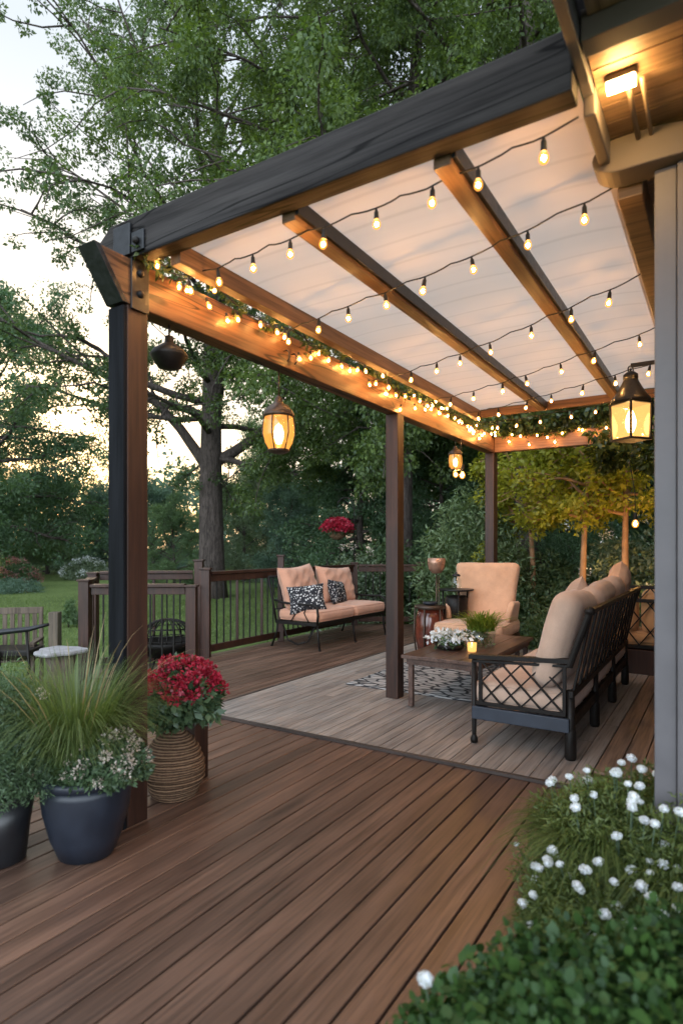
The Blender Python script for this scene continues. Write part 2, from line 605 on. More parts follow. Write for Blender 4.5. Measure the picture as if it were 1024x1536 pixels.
def canopy_mat():
    m, nt, out = new_mat('cream_shade_cloth')
    v = coords(nt, (0.25, 6.0, 1))
    n = noise(nt, v, 3.5, 4, 0.6, 0.0)
    n2 = noise(nt, coords(nt, (1, 1, 1)), 1.4, 3, 0.5)
    col = ramp(nt, n, [(0.3, (0.645, 0.565, 0.505)), (0.7, (0.665, 0.585, 0.525))])
    col = mixc(nt, 0.5, col, ramp(nt, n2, [(0.3, (0.94, 0.935, 0.93)), (0.7, (1.03, 1.03, 1.03))]), 'MULTIPLY')
    # woven seams running across the cloth every 32 cm
    w = nt.nodes.new('ShaderNodeTexWave'); w.wave_type = 'BANDS'; w.bands_direction = 'Y'
    w.inputs['Scale'].default_value = 1.55; w.inputs['Distortion'].default_value = 0.03
    nt.links.new(coords(nt), w.inputs['Vector'])
    seam = ramp(nt, w.outputs['Fac'], [(0.0, (0.86, 0.85, 0.84)), (0.05, (1, 1, 1))])
    col = mixc(nt, 0.7, col, seam, 'MULTIPLY')
    d = nt.nodes.new('ShaderNodeBsdfDiffuse'); nt.links.new(col, d.inputs['Color'])
    t = nt.nodes.new('ShaderNodeBsdfTranslucent'); nt.links.new(col, t.inputs['Color'])
    mx = nt.nodes.new('ShaderNodeMixShader'); mx.inputs[0].default_value = 0.42
    nt.links.new(d.outputs[0], mx.inputs[1]); nt.links.new(t.outputs[0], mx.inputs[2])
    nt.links.new(mx.outputs[0], out.inputs['Surface'])
    return m


def lawn_mat():
    m, nt, out = new_mat('lawn_turf')
    a = noise(nt, coords(nt), 0.5, 5, 0.65)
    b = noise(nt, coords(nt), 14, 4, 0.7)
    col = ramp(nt, a, [(0.3, (0.095, 0.140, 0.048)), (0.7, (0.165, 0.225, 0.082))])
    col = mixc(nt, 0.8, col, ramp(nt, b, [(0.3, (0.55, 0.6, 0.5)), (0.7, (1.25, 1.2, 1.1))]), 'MULTIPLY')
    principled(nt, out, col, 0.95, 0, 0.1, b, 1.0, 0.06)
    return m


def rug_mat():
    m, nt, out = new_mat('ripple_rug_weave')
    v = coords(nt, (1.0, 2.3, 1))
    vo = nt.nodes.new('ShaderNodeTexVoronoi'); vo.feature = 'DISTANCE_TO_EDGE'
    vo.inputs['Scale'].default_value = 6.5
    nt.links.new(v, vo.inputs['Vector'])
    col = ramp(nt, vo.outputs['Distance'], [(0.06, (0.035, 0.036, 0.04)), (0.13, (0.36, 0.345, 0.335))])
    n = noise(nt, coords(nt), 180, 2, 0.5)
    col = mixc(nt, 0.5, col, ramp(nt, n, [(0.3, (0.7, 0.7, 0.7)), (0.7, (1.15, 1.15, 1.15))]), 'MULTIPLY')
    principled(nt, out, col, 0.95, 0, 0.1, n, 0.4, 0.004)
    return m


M['bark'] = bark_mat()
M['glass'] = glass_mat()
M['weave'] = weave_mat()
M['canopy'] = canopy_mat()
M['lawn'] = lawn_mat()
M['rug'] = rug_mat()
M['red'] = petal_mat('red_petals', (0.16, 0.005, 0.012), (0.50, 0.020, 0.058))
M['whitep'] = petal_mat('white_petals', (0.58, 0.60, 0.68), (0.82, 0.84, 0.90))
M['pinkp'] = petal_mat('pale_pink_petals', (0.42, 0.32, 0.28), (0.68, 0.62, 0.56))
M['leaf_oak'] = leaf_mat('oak_leaves', (0.042, 0.075, 0.030), (0.127, 0.186, 0.075), 0.4)
M['leaf_maple'] = leaf_mat('overhanging_leaves', (0.034, 0.068, 0.021), (0.163, 0.227, 0.058), 0.42)
M['leaf_dark'] = leaf_mat('dark_wood_leaves', (0.037, 0.080, 0.043), (0.138, 0.226, 0.106), 0.3)
M['leaf_mid'] = leaf_mat('hazy_mid_green_leaves', (0.065, 0.120, 0.056), (0.194, 0.281, 0.130), 0.33)  # this and the next two greens are lightened to stand in for haze
M['leaf_grey'] = leaf_mat('hazy_grey_green_leaves', (0.094, 0.141, 0.087), (0.259, 0.319, 0.207), 0.33)
M['leaf_teal'] = leaf_mat('hazy_blue_green_leaves', (0.069, 0.129, 0.098), (0.166, 0.254, 0.186), 0.3)
M['leaf_willow'] = leaf_mat('willow_leaves', (0.088, 0.143, 0.065), (0.269, 0.358, 0.187), 0.38)
M['leaf_yellow_lit'] = leaf_mat('yellow_lit_leaves', (0.156, 0.179, 0.018), (0.468, 0.452, 0.047), 0.45, patch=1.2)  # yellow-green leaves with the warm lamp glow put into their colour
M['leaf_shrub'] = leaf_mat('shrub_leaves', (0.033, 0.068, 0.030), (0.128, 0.188, 0.083), 0.3, patch=2.0)
M['leaf_bush'] = leaf_mat('glossy_bush_leaves', (0.012, 0.036, 0.009), (0.060, 0.125, 0.028), 0.2, 0.5, 4.0, 0.025)
M['leaf_pot'] = leaf_mat('pot_plant_leaves', (0.032, 0.064, 0.032), (0.122, 0.186, 0.094), 0.3, 0.4, 4.0)
M['leaf_feather'] = leaf_mat('feathery_leaves', (0.052, 0.086, 0.021), (0.196, 0.247, 0.069), 0.35, 0.5, 5.0, 0.03)
M['blade_gold'] = leaf_mat('golden_grass_blades', (0.060, 0.098, 0.024), (0.175, 0.225, 0.062), 0.4, 0.5, 3.0, 0.05, (0.36, 0.30, 0.15))
M['blade_green'] = leaf_mat('fine_green_blades', (0.052, 0.085, 0.023), (0.169, 0.221, 0.058), 0.4, 0.5, 3.0)
M['blade_lawn'] = leaf_mat('lawn_blades', (0.089, 0.142, 0.041), (0.230, 0.304, 0.101), 0.4, 0.6, 0.6)
M['ivy'] = leaf_mat('ivy_leaves', (0.018, 0.036, 0.012), (0.085, 0.115, 0.030), 0.35, 0.4, 3.0)


# ------------------------------------------------------------------ soft shapes
def rounded_box(a, b, c, r, n=14, puff=0.02, seed=0, wrinkle=0.0):
    """half extents a,b,c; soft cushion"""
    mb = MB()
    rng = random.Random(seed)
    ph = [rng.uniform(0, 6) for _ in range(6)]
    vid = {}
    vs = []; fs = []

    def pt(x, y, z):
        q = Vector((x * a, y * b, z * c))
        inner = Vector((max(-a + r, min(a - r, q.x)), max(-b + r, min(b - r, q.y)), max(-c + r, min(c - r, q.z))))
        d = q - inner
        if d.length > 1e-9:
            q = inner + d.normalized() * r
        px, py = 1 - x * x, 1 - y * y
        q.z += (1 if z > 0 else -1) * abs(z) ** 0.5 * puff * px * py if abs(z) > 0.01 else 0
        q.y += y * puff * 0.6 * (1 - z * z) * px
        q.x += x * puff * 0.5 * (1 - z * z) * py
        if wrinkle:
            w = math.sin(q.x * 13 + q.y * 5 + ph[0]) * math.sin(q.y * 17 - q.x * 4 + ph[1]) + 0.6 * math.sin(q.x * 31 + q.z * 20 + ph[2]) * math.sin(q.y * 9 + ph[3])
            q += Vector((x, y, z)).normalized() * w * wrinkle
        return q

    def key(i, j, k):
        if (i, j, k) not in vid:
            vid[(i, j, k)] = len(vs)
            e = lambda t: math.sin((2 * t / n - 1) * PI / 2) * 0.6 + (2 * t / n - 1) * 0.4
            vs.append(pt(e(i), e(j), e(k)))
        return vid[(i, j, k)]
    for i in range(n):
        for j in range(n):
            fs.append((key(i, j, 0), key(i, j + 1, 0), key(i + 1, j + 1, 0), key(i + 1, j, 0)))
            fs.append((key(i, j, n), key(i + 1, j, n), key(i + 1, j + 1, n), key(i, j + 1, n)))
            fs.append((key(i, 0, j), key(i + 1, 0, j), key(i + 1, 0, j + 1), key(i, 0, j + 1)))
            fs.append((key(i, n, j), key(i, n, j + 1), key(i + 1, n, j + 1), key(i + 1, n, j)))
            fs.append((key(0, i, j), key(0, i, j + 1), key(0, i + 1, j + 1), key(0, i + 1, j)))
            fs.append((key(n, i, j), key(n, i + 1, j), key(n, i + 1, j + 1), key(n, i, j + 1)))
    mb.add(vs, fs)
    return mb


def pillow_mb(w, h, t, seed=0, n=22, wr=0.006):
    """throw pillow standing in the x-z plane (x width, z height), thickness along y"""
    rng = random.Random(seed)
    ph = [rng.uniform(0, 6) for _ in range(6)]
    mb = MB(); vs = []; fs = []
    for sgn in (-1, 1):
        base = len(vs)
        for j in range(n + 1):
            for i in range(n + 1):
                x = 2 * i / n - 1; z = 2 * j / n - 1
                pin = 1 - 0.10 * (1 - x * x) * abs(z) ** 3 * 1.0
                pin2 = 1 - 0.10 * (1 - z * z) * abs(x) ** 3
                th = max(0.0, (1 - x ** 4)) ** 0.55 * max(0.0, (1 - z ** 4)) ** 0.55
                wv = wr * (math.sin(x * 7 + z * 3 + ph[0]) * math.sin(z * 9 - x * 2 + ph[1]) + math.sin(x * 15 + z * 11 + ph[2]) * 0.5) * th
                vs.append((x * w / 2 * pin2, sgn * (t / 2 * th + wv), z * h / 2 * pin))
        for j in range(n):
            for i in range(n):
                a = base + j * (n + 1) + i
                q = (a, a + 1, a + n + 2, a + n + 1)
                fs.append(q if sgn < 0 else q[::-1])
    mb.add(vs, fs)
    return mb


# ------------------------------------------------------------------ ground, deck
def structure(o):
    o['kind'] = 'structure'
    return o


g = MB()
nx = 60
gv = []; gf = []
for j in range(nx + 1):
    for i in range(nx + 1):
        x = -150 + 300 * i / nx; y = -60 + 300 * j / nx
        d = max(0, y - 18)
        gv.append((x, y, GROUND + 0.004 * d + 0.08 * math.sin(x * 0.21) * math.sin(y * 0.17) * min(1, max(0, (y - 12) / 10))))
for j in range(nx):
    for i in range(nx):
        a = j * (nx + 1) + i
        gf.append((a, a + 1, a + nx + 2, a + nx + 1))
g.add(gv, gf)
structure(g.build('lawn', M['lawn'], smooth=True))

# deck outline in world x,y
DECK = [(-2.25, -2.6), (-2.05, 4.0), (-1.76, 7.42), (0.22, 10.55), (1.42, 10.55), (1.80, 8.30), (5.2, 6.2), (5.2, -2.6)]


def clip_line(t, poly):
    """range of s inside the outline for a board centre line at t (local frame)"""
    hits = []
    loc = []
    for (x, y) in poly:
        r = Vector((x, y, 0)) - P1
        loc.append((r.dot(V), r.dot(U)))
    for (a, b) in zip(loc, loc[1:] + loc[:1]):
        if (a[0] - t) * (b[0] - t) < 0:
            f = (t - a[0]) / (b[0] - a[0])
            hits.append(a[1] + f * (b[1] - a[1]))
    hits.sort()
    return hits


rng = random.Random(5)
mb = MB()
BW, GAP = 0.112, 0.0072
t = -6.5
while t < 6.5:
    h = clip_line(t, DECK)
    for a, b in zip(h[::2], h[1::2]):
        cuts = [a]
        s = b
        while s < b - 0.6:
            cuts.append(s); s += rng.choice((4.88, 5.5, 6.1))
        cuts.append(b)
        for c0, c1 in zip(cuts, cuts[1:]):
            x0, x1, e = t - BW / 2 + GAP / 2, t + BW / 2 - GAP / 2, 0.003
            dz = rng.uniform(-0.0012, 0.0)
            poly = [(x0, -0.028), (x1, -0.028), (x1, -e + dz), (x1 - e, dz), (x0 + e, dz), (x0, -e + dz)]
            mb.prism(poly, 1, c0 + 0.0015, c1 - 0.0015)
    t += BW
deck = structure(mb.build('deck', M['deck'], loc=P1, rot=(0, 0, ROT)))
# dark framing under the gaps and the outer fascia of the deck
mb = MB()
mb.prism([(p[0], p[1]) for p in DECK], 2, -0.40, -0.033)
structure(mb.build('deck_frame', simple('shadowed_joists', (0.012, 0.009, 0.008), 0.9)))

# grey inset platform
mb = MB()
rng = random.Random(8)
t = -1.15
bw = 0.098
while t < 1.74:
    s = 1.56; first = True
    while s < 5.88:
        e = min(5.88, s + (rng.uniform(0.8, 2.6) if first else rng.choice((1.83, 2.44))))
        if 5.88 - e < 0.5: e = 5.88
        x0, x1 = t + 0.002, t + bw - 0.002
        mb.prism([(x0, 0.003), (x1, 0.003), (x1, 0.0175), (x1 - 0.002, 0.0195), (x0 + 0.002, 0.0195), (x0, 0.0175)], 1, s + 0.001, e - 0.001)
        s = e; first = False
    t += bw
structure(mb.build('deck_platform', M['deck_grey'], loc=P1, rot=(0, 0, ROT)))
t_end = t
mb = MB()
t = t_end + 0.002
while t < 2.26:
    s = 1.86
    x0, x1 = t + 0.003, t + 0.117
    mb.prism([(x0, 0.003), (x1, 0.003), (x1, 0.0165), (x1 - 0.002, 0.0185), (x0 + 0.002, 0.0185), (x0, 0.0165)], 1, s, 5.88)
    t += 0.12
structure(mb.build('deck_warm_lit_strip', M['deck_warm_lit'], loc=P1, rot=(0, 0, ROT)))  # lighter warm boards; the warm light on this strip is put into their colour
t = t_end
mb = MB()
mb.box(-1.175, t + 0.022, 1.532, 1.558, 0.002, 0.022)
mb.box(-1.175, -1.152, 1.560, 5.88, 0.002, 0.022)
structure(mb.build('deck_platform_edge', M['edge'], loc=P1, rot=(0, 0, ROT)))

# ------------------------------------------------------------------ pergola
pg = thing('pergola', 'dark timber pergola with a cream cloth roof over the deck', 'pergola', P1, ROT)
ZB0, ZB1 = 2.495, 2.715
for (tt, ss, w, d) in ((0, 0, 0.098, 0.122), (0, 2.80, 0.118, 0.118), (0, 5.41, 0.112, 0.14)):
    z0 = 0.0 if ss < 1 else 0.0195
    mb = MB(); mb.box(tt - w / 2, tt + w / 2, ss - d / 2, ss + d / 2, z0, ZB0)
    mb.build('post', M['post'], pg, bevel=0.005)
# added near-black board: paints the shade on the near post's front face
mb = MB(); mb.box(-0.062, 0.049, -0.084, -0.062, 0.0, ZB0 - 0.01)
mb.build('post_shade_board', M['post_shade'], pg, bevel=0.004)
mb = MB()
mb.prism([(-0.215, ZB1), (-0.06, ZB0), (5.47, ZB0), (5.47, ZB1)], 0, -0.055, 0.055)
mb.build('long_beam', M['beam_u'], pg, bevel=0.006)
mb = MB()
mb.prism([(-0.30, ZB1 + 0.05), (-0.24, ZB1 + 0.002), (2.058, ZB1 + 0.002), (2.058, ZB1 + 0.192), (-0.10, ZB1 + 0.192)], 1, -0.046, 0.046)
mb.build('front_beam', M['beam_v'], pg, bevel=0.006)
mb = MB(); mb.box(0.057, 2.28, 5.36, 5.45, 2.50, 2.69)
mb.build('back_beam', M['beam_vb'], pg, bevel=0.006)
# dark cap on the sloped beam end
mb = MB(); mb.prism([(-0.250, ZB1 + 0.002), (-0.217, ZB1 + 0.002), (-0.062, ZB0 - 0.002), (-0.095, ZB0 - 0.002)], 0, -0.062, 0.06)
mb.build('end_cap', M['steel'], pg, bevel=0.003)
RZ0, RZ1 = 2.685, 2.772
for tt in (0.92, 1.60):
    mb = MB()
    mb.box(tt - 0.034, tt + 0.034, 0.05, 4.18, RZ0, RZ1)
    mb.build('rafter', M['rafter'], pg, bevel=0.004)
    mb = MB(); mb.box(tt + 0.036, tt + 0.052, 0.05, 4.18, RZ0 + 0.02, RZ1 - 0.002)
    mb.build('rafter_track', M['steel'], pg, bevel=0.002)
mb = MB(); mb.box(0.22, 0.285, 0.05, 4.24, RZ0 - 0.01, RZ1); mb.build('side_rail', M['rafter'], pg, bevel=0.004)
mb = MB(); mb.box(0.288, 2.10, 4.185, 4.235, RZ0 + 0.01, RZ1); mb.build('rear_rail', M['beam_vb'], pg, bevel=0.004)
mb = MB(); mb.box(2.105, 2.19, 0.53, 4.24, RZ0 - 0.04, RZ1 + 0.0); mb.build('ledger', M['soffit'], pg, bevel=0.004)
# the cloth: sags a little between the rafters
vs = []; fs = []
nt_, ns_ = 40, 90
edges = [0.225, 0.92, 1.60, 2.060]
for j in range(ns_ + 1):
    s = -0.04 + (4.25 + 0.04) * j / ns_
    for i in range(nt_ + 1):
        t = 0.225 + (2.060 - 0.225) * i / nt_
        k = 0 if t < 0.92 else (1 if t < 1.6 else 2)
        f = (t - edges[k]) / (edges[k + 1] - edges[k])
        sag = 4 * f * (1 - f)
        z = RZ1 + 0.004 + sag * (0.014 + 0.006 * math.sin(s * 5.1 + k * 2))  + 0.0015 * math.sin(s * 19 + t * 1)
        z = max(z, RZ1 + 0.003)
        vs.append((t, s, z))
for j in range(ns_):
    for i in range(nt_):
        a = j * (nt_ + 1) + i
        fs.append((a, a + 1, a + nt_ + 2, a + nt_ + 1))
MB().add(vs, fs).build('canopy', M['canopy'], pg, smooth=True)
mb = MB(); mb.box(2.061, 2.104, 0.41, 4.24, RZ1 - 0.004, RZ1 + 0.006)
mb.build('canopy_hem', M['canopy'], pg)
# steel brackets at the near corner
mb = MB()
mb.box(0.057, 0.066, -0.05, 0.055, ZB0 - 0.02, ZB1 + 0.0)
mb.box(-0.05, 0.07, -0.066, -0.049, ZB1 + 0.01, ZB1 + 0.16)
mb.box(0.075, 0.16, -0.060, -0.048, ZB1 + 0.015, ZB1 + 0.11)
mb.build('corner_bracket', M['steel'], pg, bevel=0.003)
for (a, b, c) in ((0.118, -0.068, ZB1 + 0.06), (0.07, 0.0, ZB0 + 0.06), (0.07, 0.0, ZB0 + 0.16)):
    mb = MB(); mb.ball((a, b, c), 0.018, 0.018, 0.018, 10, 6)
    mb.build('bolt', M['black'], pg, smooth=True)
for (ss,) in ((1.14,), (1.22,)):
    mb = MB()
    mb.tube([(0.056, ss, ZB0 + 0.10), (0.085, ss, ZB0 + 0.10), (0.10, ss, ZB0 + 0.08), (0.10, ss, ZB0 + 0.045), (0.085, ss, ZB0 + 0.03)], 0.005, 8)
    mb.build('hook', M['steel'], pg, smooth=True)

# ------------------------------------------------------------------ house corner
hs = thing('house', 'grey sided house corner with a wood lined eave beside the deck', 'house', P1, ROT)
mb = MB()
mb.box(2.38, 2.42, 0.62, 7.5, -0.4, 2.98)
mb.build('side_wall', M['siding'], hs)
# front wall: lapped boards
mb = MB()
z = -0.4
while z < 2.5:
    mb.prism([(0.515, z), (0.535, z + 0.145), (0.58, z + 0.145), (0.58, z)], 0, 2.362, 6.5)
    z += 0.147
mb.build('front_wall', M['siding'], hs)
mb = MB()
mb.box(2.235, 2.305, 0.46, 0.60, -0.02, 2.678)
mb.box(2.307, 2.36, 0.445, 0.61, -0.02, 2.678)
mb.build('corner_column', M['trim'], hs, bevel=0.004)
# rounded cap board on the column
poly = []
for k in range(13):
    an = PI / 2 + PI * k / 12 * 0.98
    poly.append((2.13 + 0.075 * math.cos(an) * 1.25, 2.742 + 0.060 * math.sin(an)))
poly = poly + [(2.34, 2.680), (6.0, 2.680), (6.0, 2.78), (2.36, 2.78), (2.26, 2.802)]
mb = MB(); mb.prism(poly, 1, 0.40, 0.52)
mb.build('cap_board', M['trim2'], hs, bevel=0.006)
ZS = 2.805
mb = MB()
s = -0.06
while s < 1.0:
    x0, x1 = s + 0.003, s + 0.089
    mb.box(2.10, 6.0, x0, x1, ZS, ZS + 0.02)
    s += 0.092
mb.build('soffit', M['soffit'], hs)
mb = MB(); mb.box(2.12, 6.0, -1.7, -0.145, ZS + 0.03, ZS + 0.05)
mb.build('eave_panel', M['rough'], hs)
mb = MB(); mb.box(2.10, 6.0, -0.14, -0.065, ZS - 0.03, ZS + 0.06)
mb.build('eave_beam', M['trim2'], hs, bevel=0.004)
mb = MB(); mb.box(2.062, 2.095, -1.7, 0.10, ZS - 0.03, ZS + 0.17)
mb.build('fascia', M['trim'], hs, bevel=0.004)
mb = MB(); mb.box(2.062, 2.10, 0.102, 0.40, ZS - 0.09, ZS + 0.12)
mb.build('gutter_box', M['trim2'], hs, bevel=0.006)
mb = MB(); mb.box(2.03, 6.2, -1.8, 0.6, ZS + 0.172, ZS + 0.22)
mb.box(2.30, 6.2, 0.602, 6.0, ZS + 0.172, ZS + 0.22)
mb.build('roof', M['roof'], hs)
mb = MB(); mb.tube([(2.19, 0.12, ZS - 0.015), (2.19, 0.20, ZS - 0.02), (2.19, 0.40, ZS - 0.03)], 0.008, 8)
mb.tube([(2.23, 0.12, ZS - 0.015), (2.23, 0.40, ZS - 0.03)], 0.006, 8)
mb.build('conduit', M['rough'], hs, smooth=True)
lamp = thing('eave_lamp', 'bright flood lamp fixed under the house eave', 'lamp', L(2.175, 0.09, ZS), ROT)
mb = MB(); mb.box(-0.044, 0.044, -0.016, 0.016, -0.022, -0.002); mb.build('housing', M['trim2'], lamp, bevel=0.004)
mb = MB(); mb.box(-0.040, 0.040, -0.013, 0.013, -0.046, -0.0225); mb.build('lens', M['flood'], lamp)

# ------------------------------------------------------------------ string lights
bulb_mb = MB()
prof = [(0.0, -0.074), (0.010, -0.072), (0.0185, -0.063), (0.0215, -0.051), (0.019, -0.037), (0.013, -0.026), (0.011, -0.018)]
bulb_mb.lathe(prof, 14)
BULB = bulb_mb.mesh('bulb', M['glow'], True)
FIL = MB().ball((0, 0, -0.049), 0.0090, 0.0090, 0.0115, 10, 8).mesh('filament', M['filament'], True)
SOCK = MB().lathe([(0.0, 0.034), (0.006, 0.032), (0.007, 0.022), (0.0115, 0.016), (0.0130, -0.020), (0.0115, -0.024)], 12).mesh('socket', M['cable'], True)


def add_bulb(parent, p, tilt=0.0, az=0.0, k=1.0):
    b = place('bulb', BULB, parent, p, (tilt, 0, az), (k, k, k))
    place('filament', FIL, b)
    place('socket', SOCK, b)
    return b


def string_light(tl, sl, zl, tr, sr, zr, n, label, sag=0.05, seed=0, t0=0.09, skip=()):
    rr = random.Random(seed)
    o = thing('string_light', label, 'string light', P1, ROT, 'globe string lights under the cloth roof')
    pts = []
    segs = 6 * n
    for i in range(segs + 1):
        f = i / segs
        z = zl + (zr - zl) * f - sag * 4 * f * (1 - f) * 0.5
        z += -0.012 * abs(math.sin(f * n * PI)) + rr.uniform(-0.002, 0.002)
        pts.append(Vector((tl + (tr - tl) * f, sl + (sr - sl) * f + 0.01 * math.sin(f * 9 + seed), z)))
    mb = MB(); mb.tube(pts, 0.0034, 6)
    mb.build('cable', M['cable'], o, smooth=True)
    for k in range(n):
        if k in skip: continue
        f = (k + 0.5 + rr.uniform(-0.12, 0.12)) / n
        i = f * segs; i0 = int(i); fr = i - i0
        p = pts[i0].lerp(pts[min(i0 + 1, segs)], fr)
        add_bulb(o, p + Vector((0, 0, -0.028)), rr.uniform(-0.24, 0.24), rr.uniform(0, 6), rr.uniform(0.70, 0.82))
    return o


string_light(0.07, 0.20, 2.70, 2.05, 0.10, 2.72, 9, 'bulb string nearest the front beam, its bulbs the largest', 0.05, 1)
string_light(0.09, 1.00, 2.66, 2.13, 0.52, 2.70, 8, 'second bulb string back from the front beam', 0.05, 2)
string_light(0.09, 2.30, 2.66, 2.10, 1.35, 2.68, 8, 'third bulb string back, crossing the middle of the cloth', 0.06, 3)
string_light(0.09, 3.15, 2.66, 2.10, 2.15, 2.67, 8, 'fourth bulb string back, with small crowded bulbs', 0.07, 4)
string_light(0.09, 3.80, 2.66, 2.10, 2.85, 2.67, 8, 'fifth bulb string back, ending above the right-hand lantern', 0.08, 5)
string_light(0.09, 4.25, 2.66, 2.10, 3.75, 2.67, 8, 'bulb string farthest back, along the rear edge of the cloth', 0.09, 6)

# garland of fairy lights with greenery on the long beam
rng_np = np.random.default_rng(11)
gl = thing('light_garland', 'fairy light garland with dark greenery draped along the long beam', 'garland', P1, ROT)
rr = random.Random(21)
path = []
s = -0.03
while s < 5.3:
    path.append(Vector((0.085 + 0.03 * math.sin(s * 6.3), s, 2.735 + 0.03 * math.sin(s * 4.1) - 0.02 * math.sin(s * 9.7))))
    s += 0.06
while path[-1].x < 1.7:
    q = path[-1]
    path.append(Vector((q.x + 0.06, 5.32 + 0.02 * math.sin(q.x * 8), 2.70 + 0.03 * math.sin(q.x * 7))))
mb = MB(); mb.tube(path, 0.0045, 6)
mb.tube([p + Vector((0.02 * math.sin(i * 1.3), 0.01, 0.018 * math.cos(i * 0.9))) for i, p in enumerate(path)], 0.0035, 5)
mb.build('cable', M['cable'], gl, smooth=True)
cl = []
for i, p in enumerate(path):
    dens = 0.35 + 0.65 * min(1, max(0, (p.y - 1.2) / 3))
    for k in range(3):
        if rr.random() < dens:
            cl.append((p.x + rr.uniform(-0.05, 0.05), p.y + rr.uniform(-0.04, 0.04), p.z + rr.uniform(-0.03, 0.05), 0.045))
pos, ax, nr, ln = blob_leaves(rng_np, np.array(cl), 26, 0.036)
place('foliage', leaves_mesh('garland_foliage', pos, ax, nr, ln, 0.5, M['ivy']), gl)
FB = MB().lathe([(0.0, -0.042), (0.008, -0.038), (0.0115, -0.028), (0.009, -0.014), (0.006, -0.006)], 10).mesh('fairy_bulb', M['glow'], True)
FF = MB().ball((0, 0, -0.027), 0.0055, 0.0055, 0.0075, 8, 6).mesh('fairy_filament', M['fairy'], True)
FS = MB().lathe([(0.0, 0.012), (0.006, 0.010), (0.0065, -0.008)], 8).mesh('fairy_socket', M['cable'], True)
npath = len(path)
nb = 0
i = 1.0
while i < npath - 1 and nb < 78:
    p = path[int(i)]
    drop = rr.choice((0.01, 0.03, 0.06, 0.09, 0.13))
    q = p + Vector((rr.uniform(-0.01, 0.05) if p.y < 5.25 else rr.uniform(-0.03, 0.03), rr.uniform(-0.03, 0.03) if p.y < 5.25 else rr.uniform(-0.06, -0.02), -drop))
    if p.y < 5.25: q.x = max(q.x, 0.078)
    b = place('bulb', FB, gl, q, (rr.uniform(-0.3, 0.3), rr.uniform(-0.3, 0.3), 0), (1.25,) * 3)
    place('filament', FF, b); place('socket', FS, b)
    nb += 1
    i += rr.uniform(0.9, 2.1) if p.y > 2.0 else rr.uniform(1.4, 2.6)

# clump of ivy over the back beam and the rear rail
vn = thing('climbing_vine', 'leafy green vine growing over the back beam', 'vine', P1, ROT)
cl = []
for k in range(150):
    tt = rr.uniform(0.2, 2.25)
    cl.append((tt, 5.40 + rr.gauss(0, 0.14), 2.72 + abs(rr.gauss(0, 0.13)) + 0.10 * tt, 0.11))
for k in range(50):
    tt = rr.uniform(1.2, 2.25)
    cl.append((tt, 5.40 + rr.gauss(0, 0.12), 2.6 - abs(rr.gauss(0, 0.25)), 0.10))
pos, ax, nr, ln = blob_leaves(rng_np, np.array(cl), 45, 0.075)
place('foliage', leaves_mesh('vine_foliage', pos, ax, nr, ln, 0.6, M['ivy']), vn)
mb = MB()
for k in range(4):
    mb.tube([(0.3 + 0.5 * k, 5.47, 2.70), (0.6 + 0.5 * k, 5.48, 2.76), (0.95 + 0.5 * k, 5.40, 2.79), (1.2 + 0.35 * k, 5.44, 2.84)], 0.008, 6)
mb.build('stem', M['bark'], vn, smooth=True)


# ------------------------------------------------------------------ lanterns
def square_lantern(name, label, p, k, rz, mat, rod):
    """tapered hood, glazed square body, hung by a rod from above"""
    o = thing(name, label, 'lantern', p, rz)
    mb = MB()
    mb.lathe([(0.155, 0.30), (0.160, 0.315), (0.150, 0.335), (0.105, 0.40), (0.065, 0.475), (0.055, 0.50), (0.060, 0.505), (0.058, 0.54), (0.035, 0.56), (0.0, 0.565)], 28)
    hood = mb.build('hood', mat, o, smooth=True)
    mb = MB()
    mb.tube([(0, 0, 0.56), (0, 0, 0.56 + rod / k)], 0.008 / k * k, 8)
    R = 0.028
    mb.tube([(R * math.cos(a), 0, 0.585 + R * math.sin(a)) for a in [2 * PI * i / 16 for i in range(17)]], 0.006, 6)
    mb.build('hanger', mat, o, smooth=True)
    mb = MB()
    c = 0.112
    for sx in (-1, 1):
        for sy in (-1, 1):
            mb.bar((sx * c * 0.92, sy * c * 0.92, 0.0), (sx * c, sy * c, 0.30), 0.016, 0.016)
    mb.box(-c, c, -c, c, -0.018, 0.0)
    mb.box(-c - 0.01, c + 0.01, -c - 0.01, c + 0.01, 0.288, 0.302)
    mb.build('frame', mat, o, bevel=0.002)
    for i in range(4):
        an = PI / 2 * i
        mb = MB(); mb.add([(-c * 0.86, c * 0.88, 0.004), (c * 0.86, c * 0.88, 0.004), (c * 0.94, c * 0.95, 0.285), (-c * 0.94, c * 0.95, 0.285)], [(0, 1, 2, 3)])
        mb.build('pane', M['pane'], o, rot=(0, 0, an))
    mb = MB(); mb.lathe([(0.0, 0.05), (0.022, 0.055), (0.04, 0.10), (0.043, 0.15), (0.03, 0.20), (0.016, 0.235), (0.0, 0.24)], 14)
    mb.build('lamp', M['candle'], o, smooth=True)
    o.scale = (k, k, k)
    return o


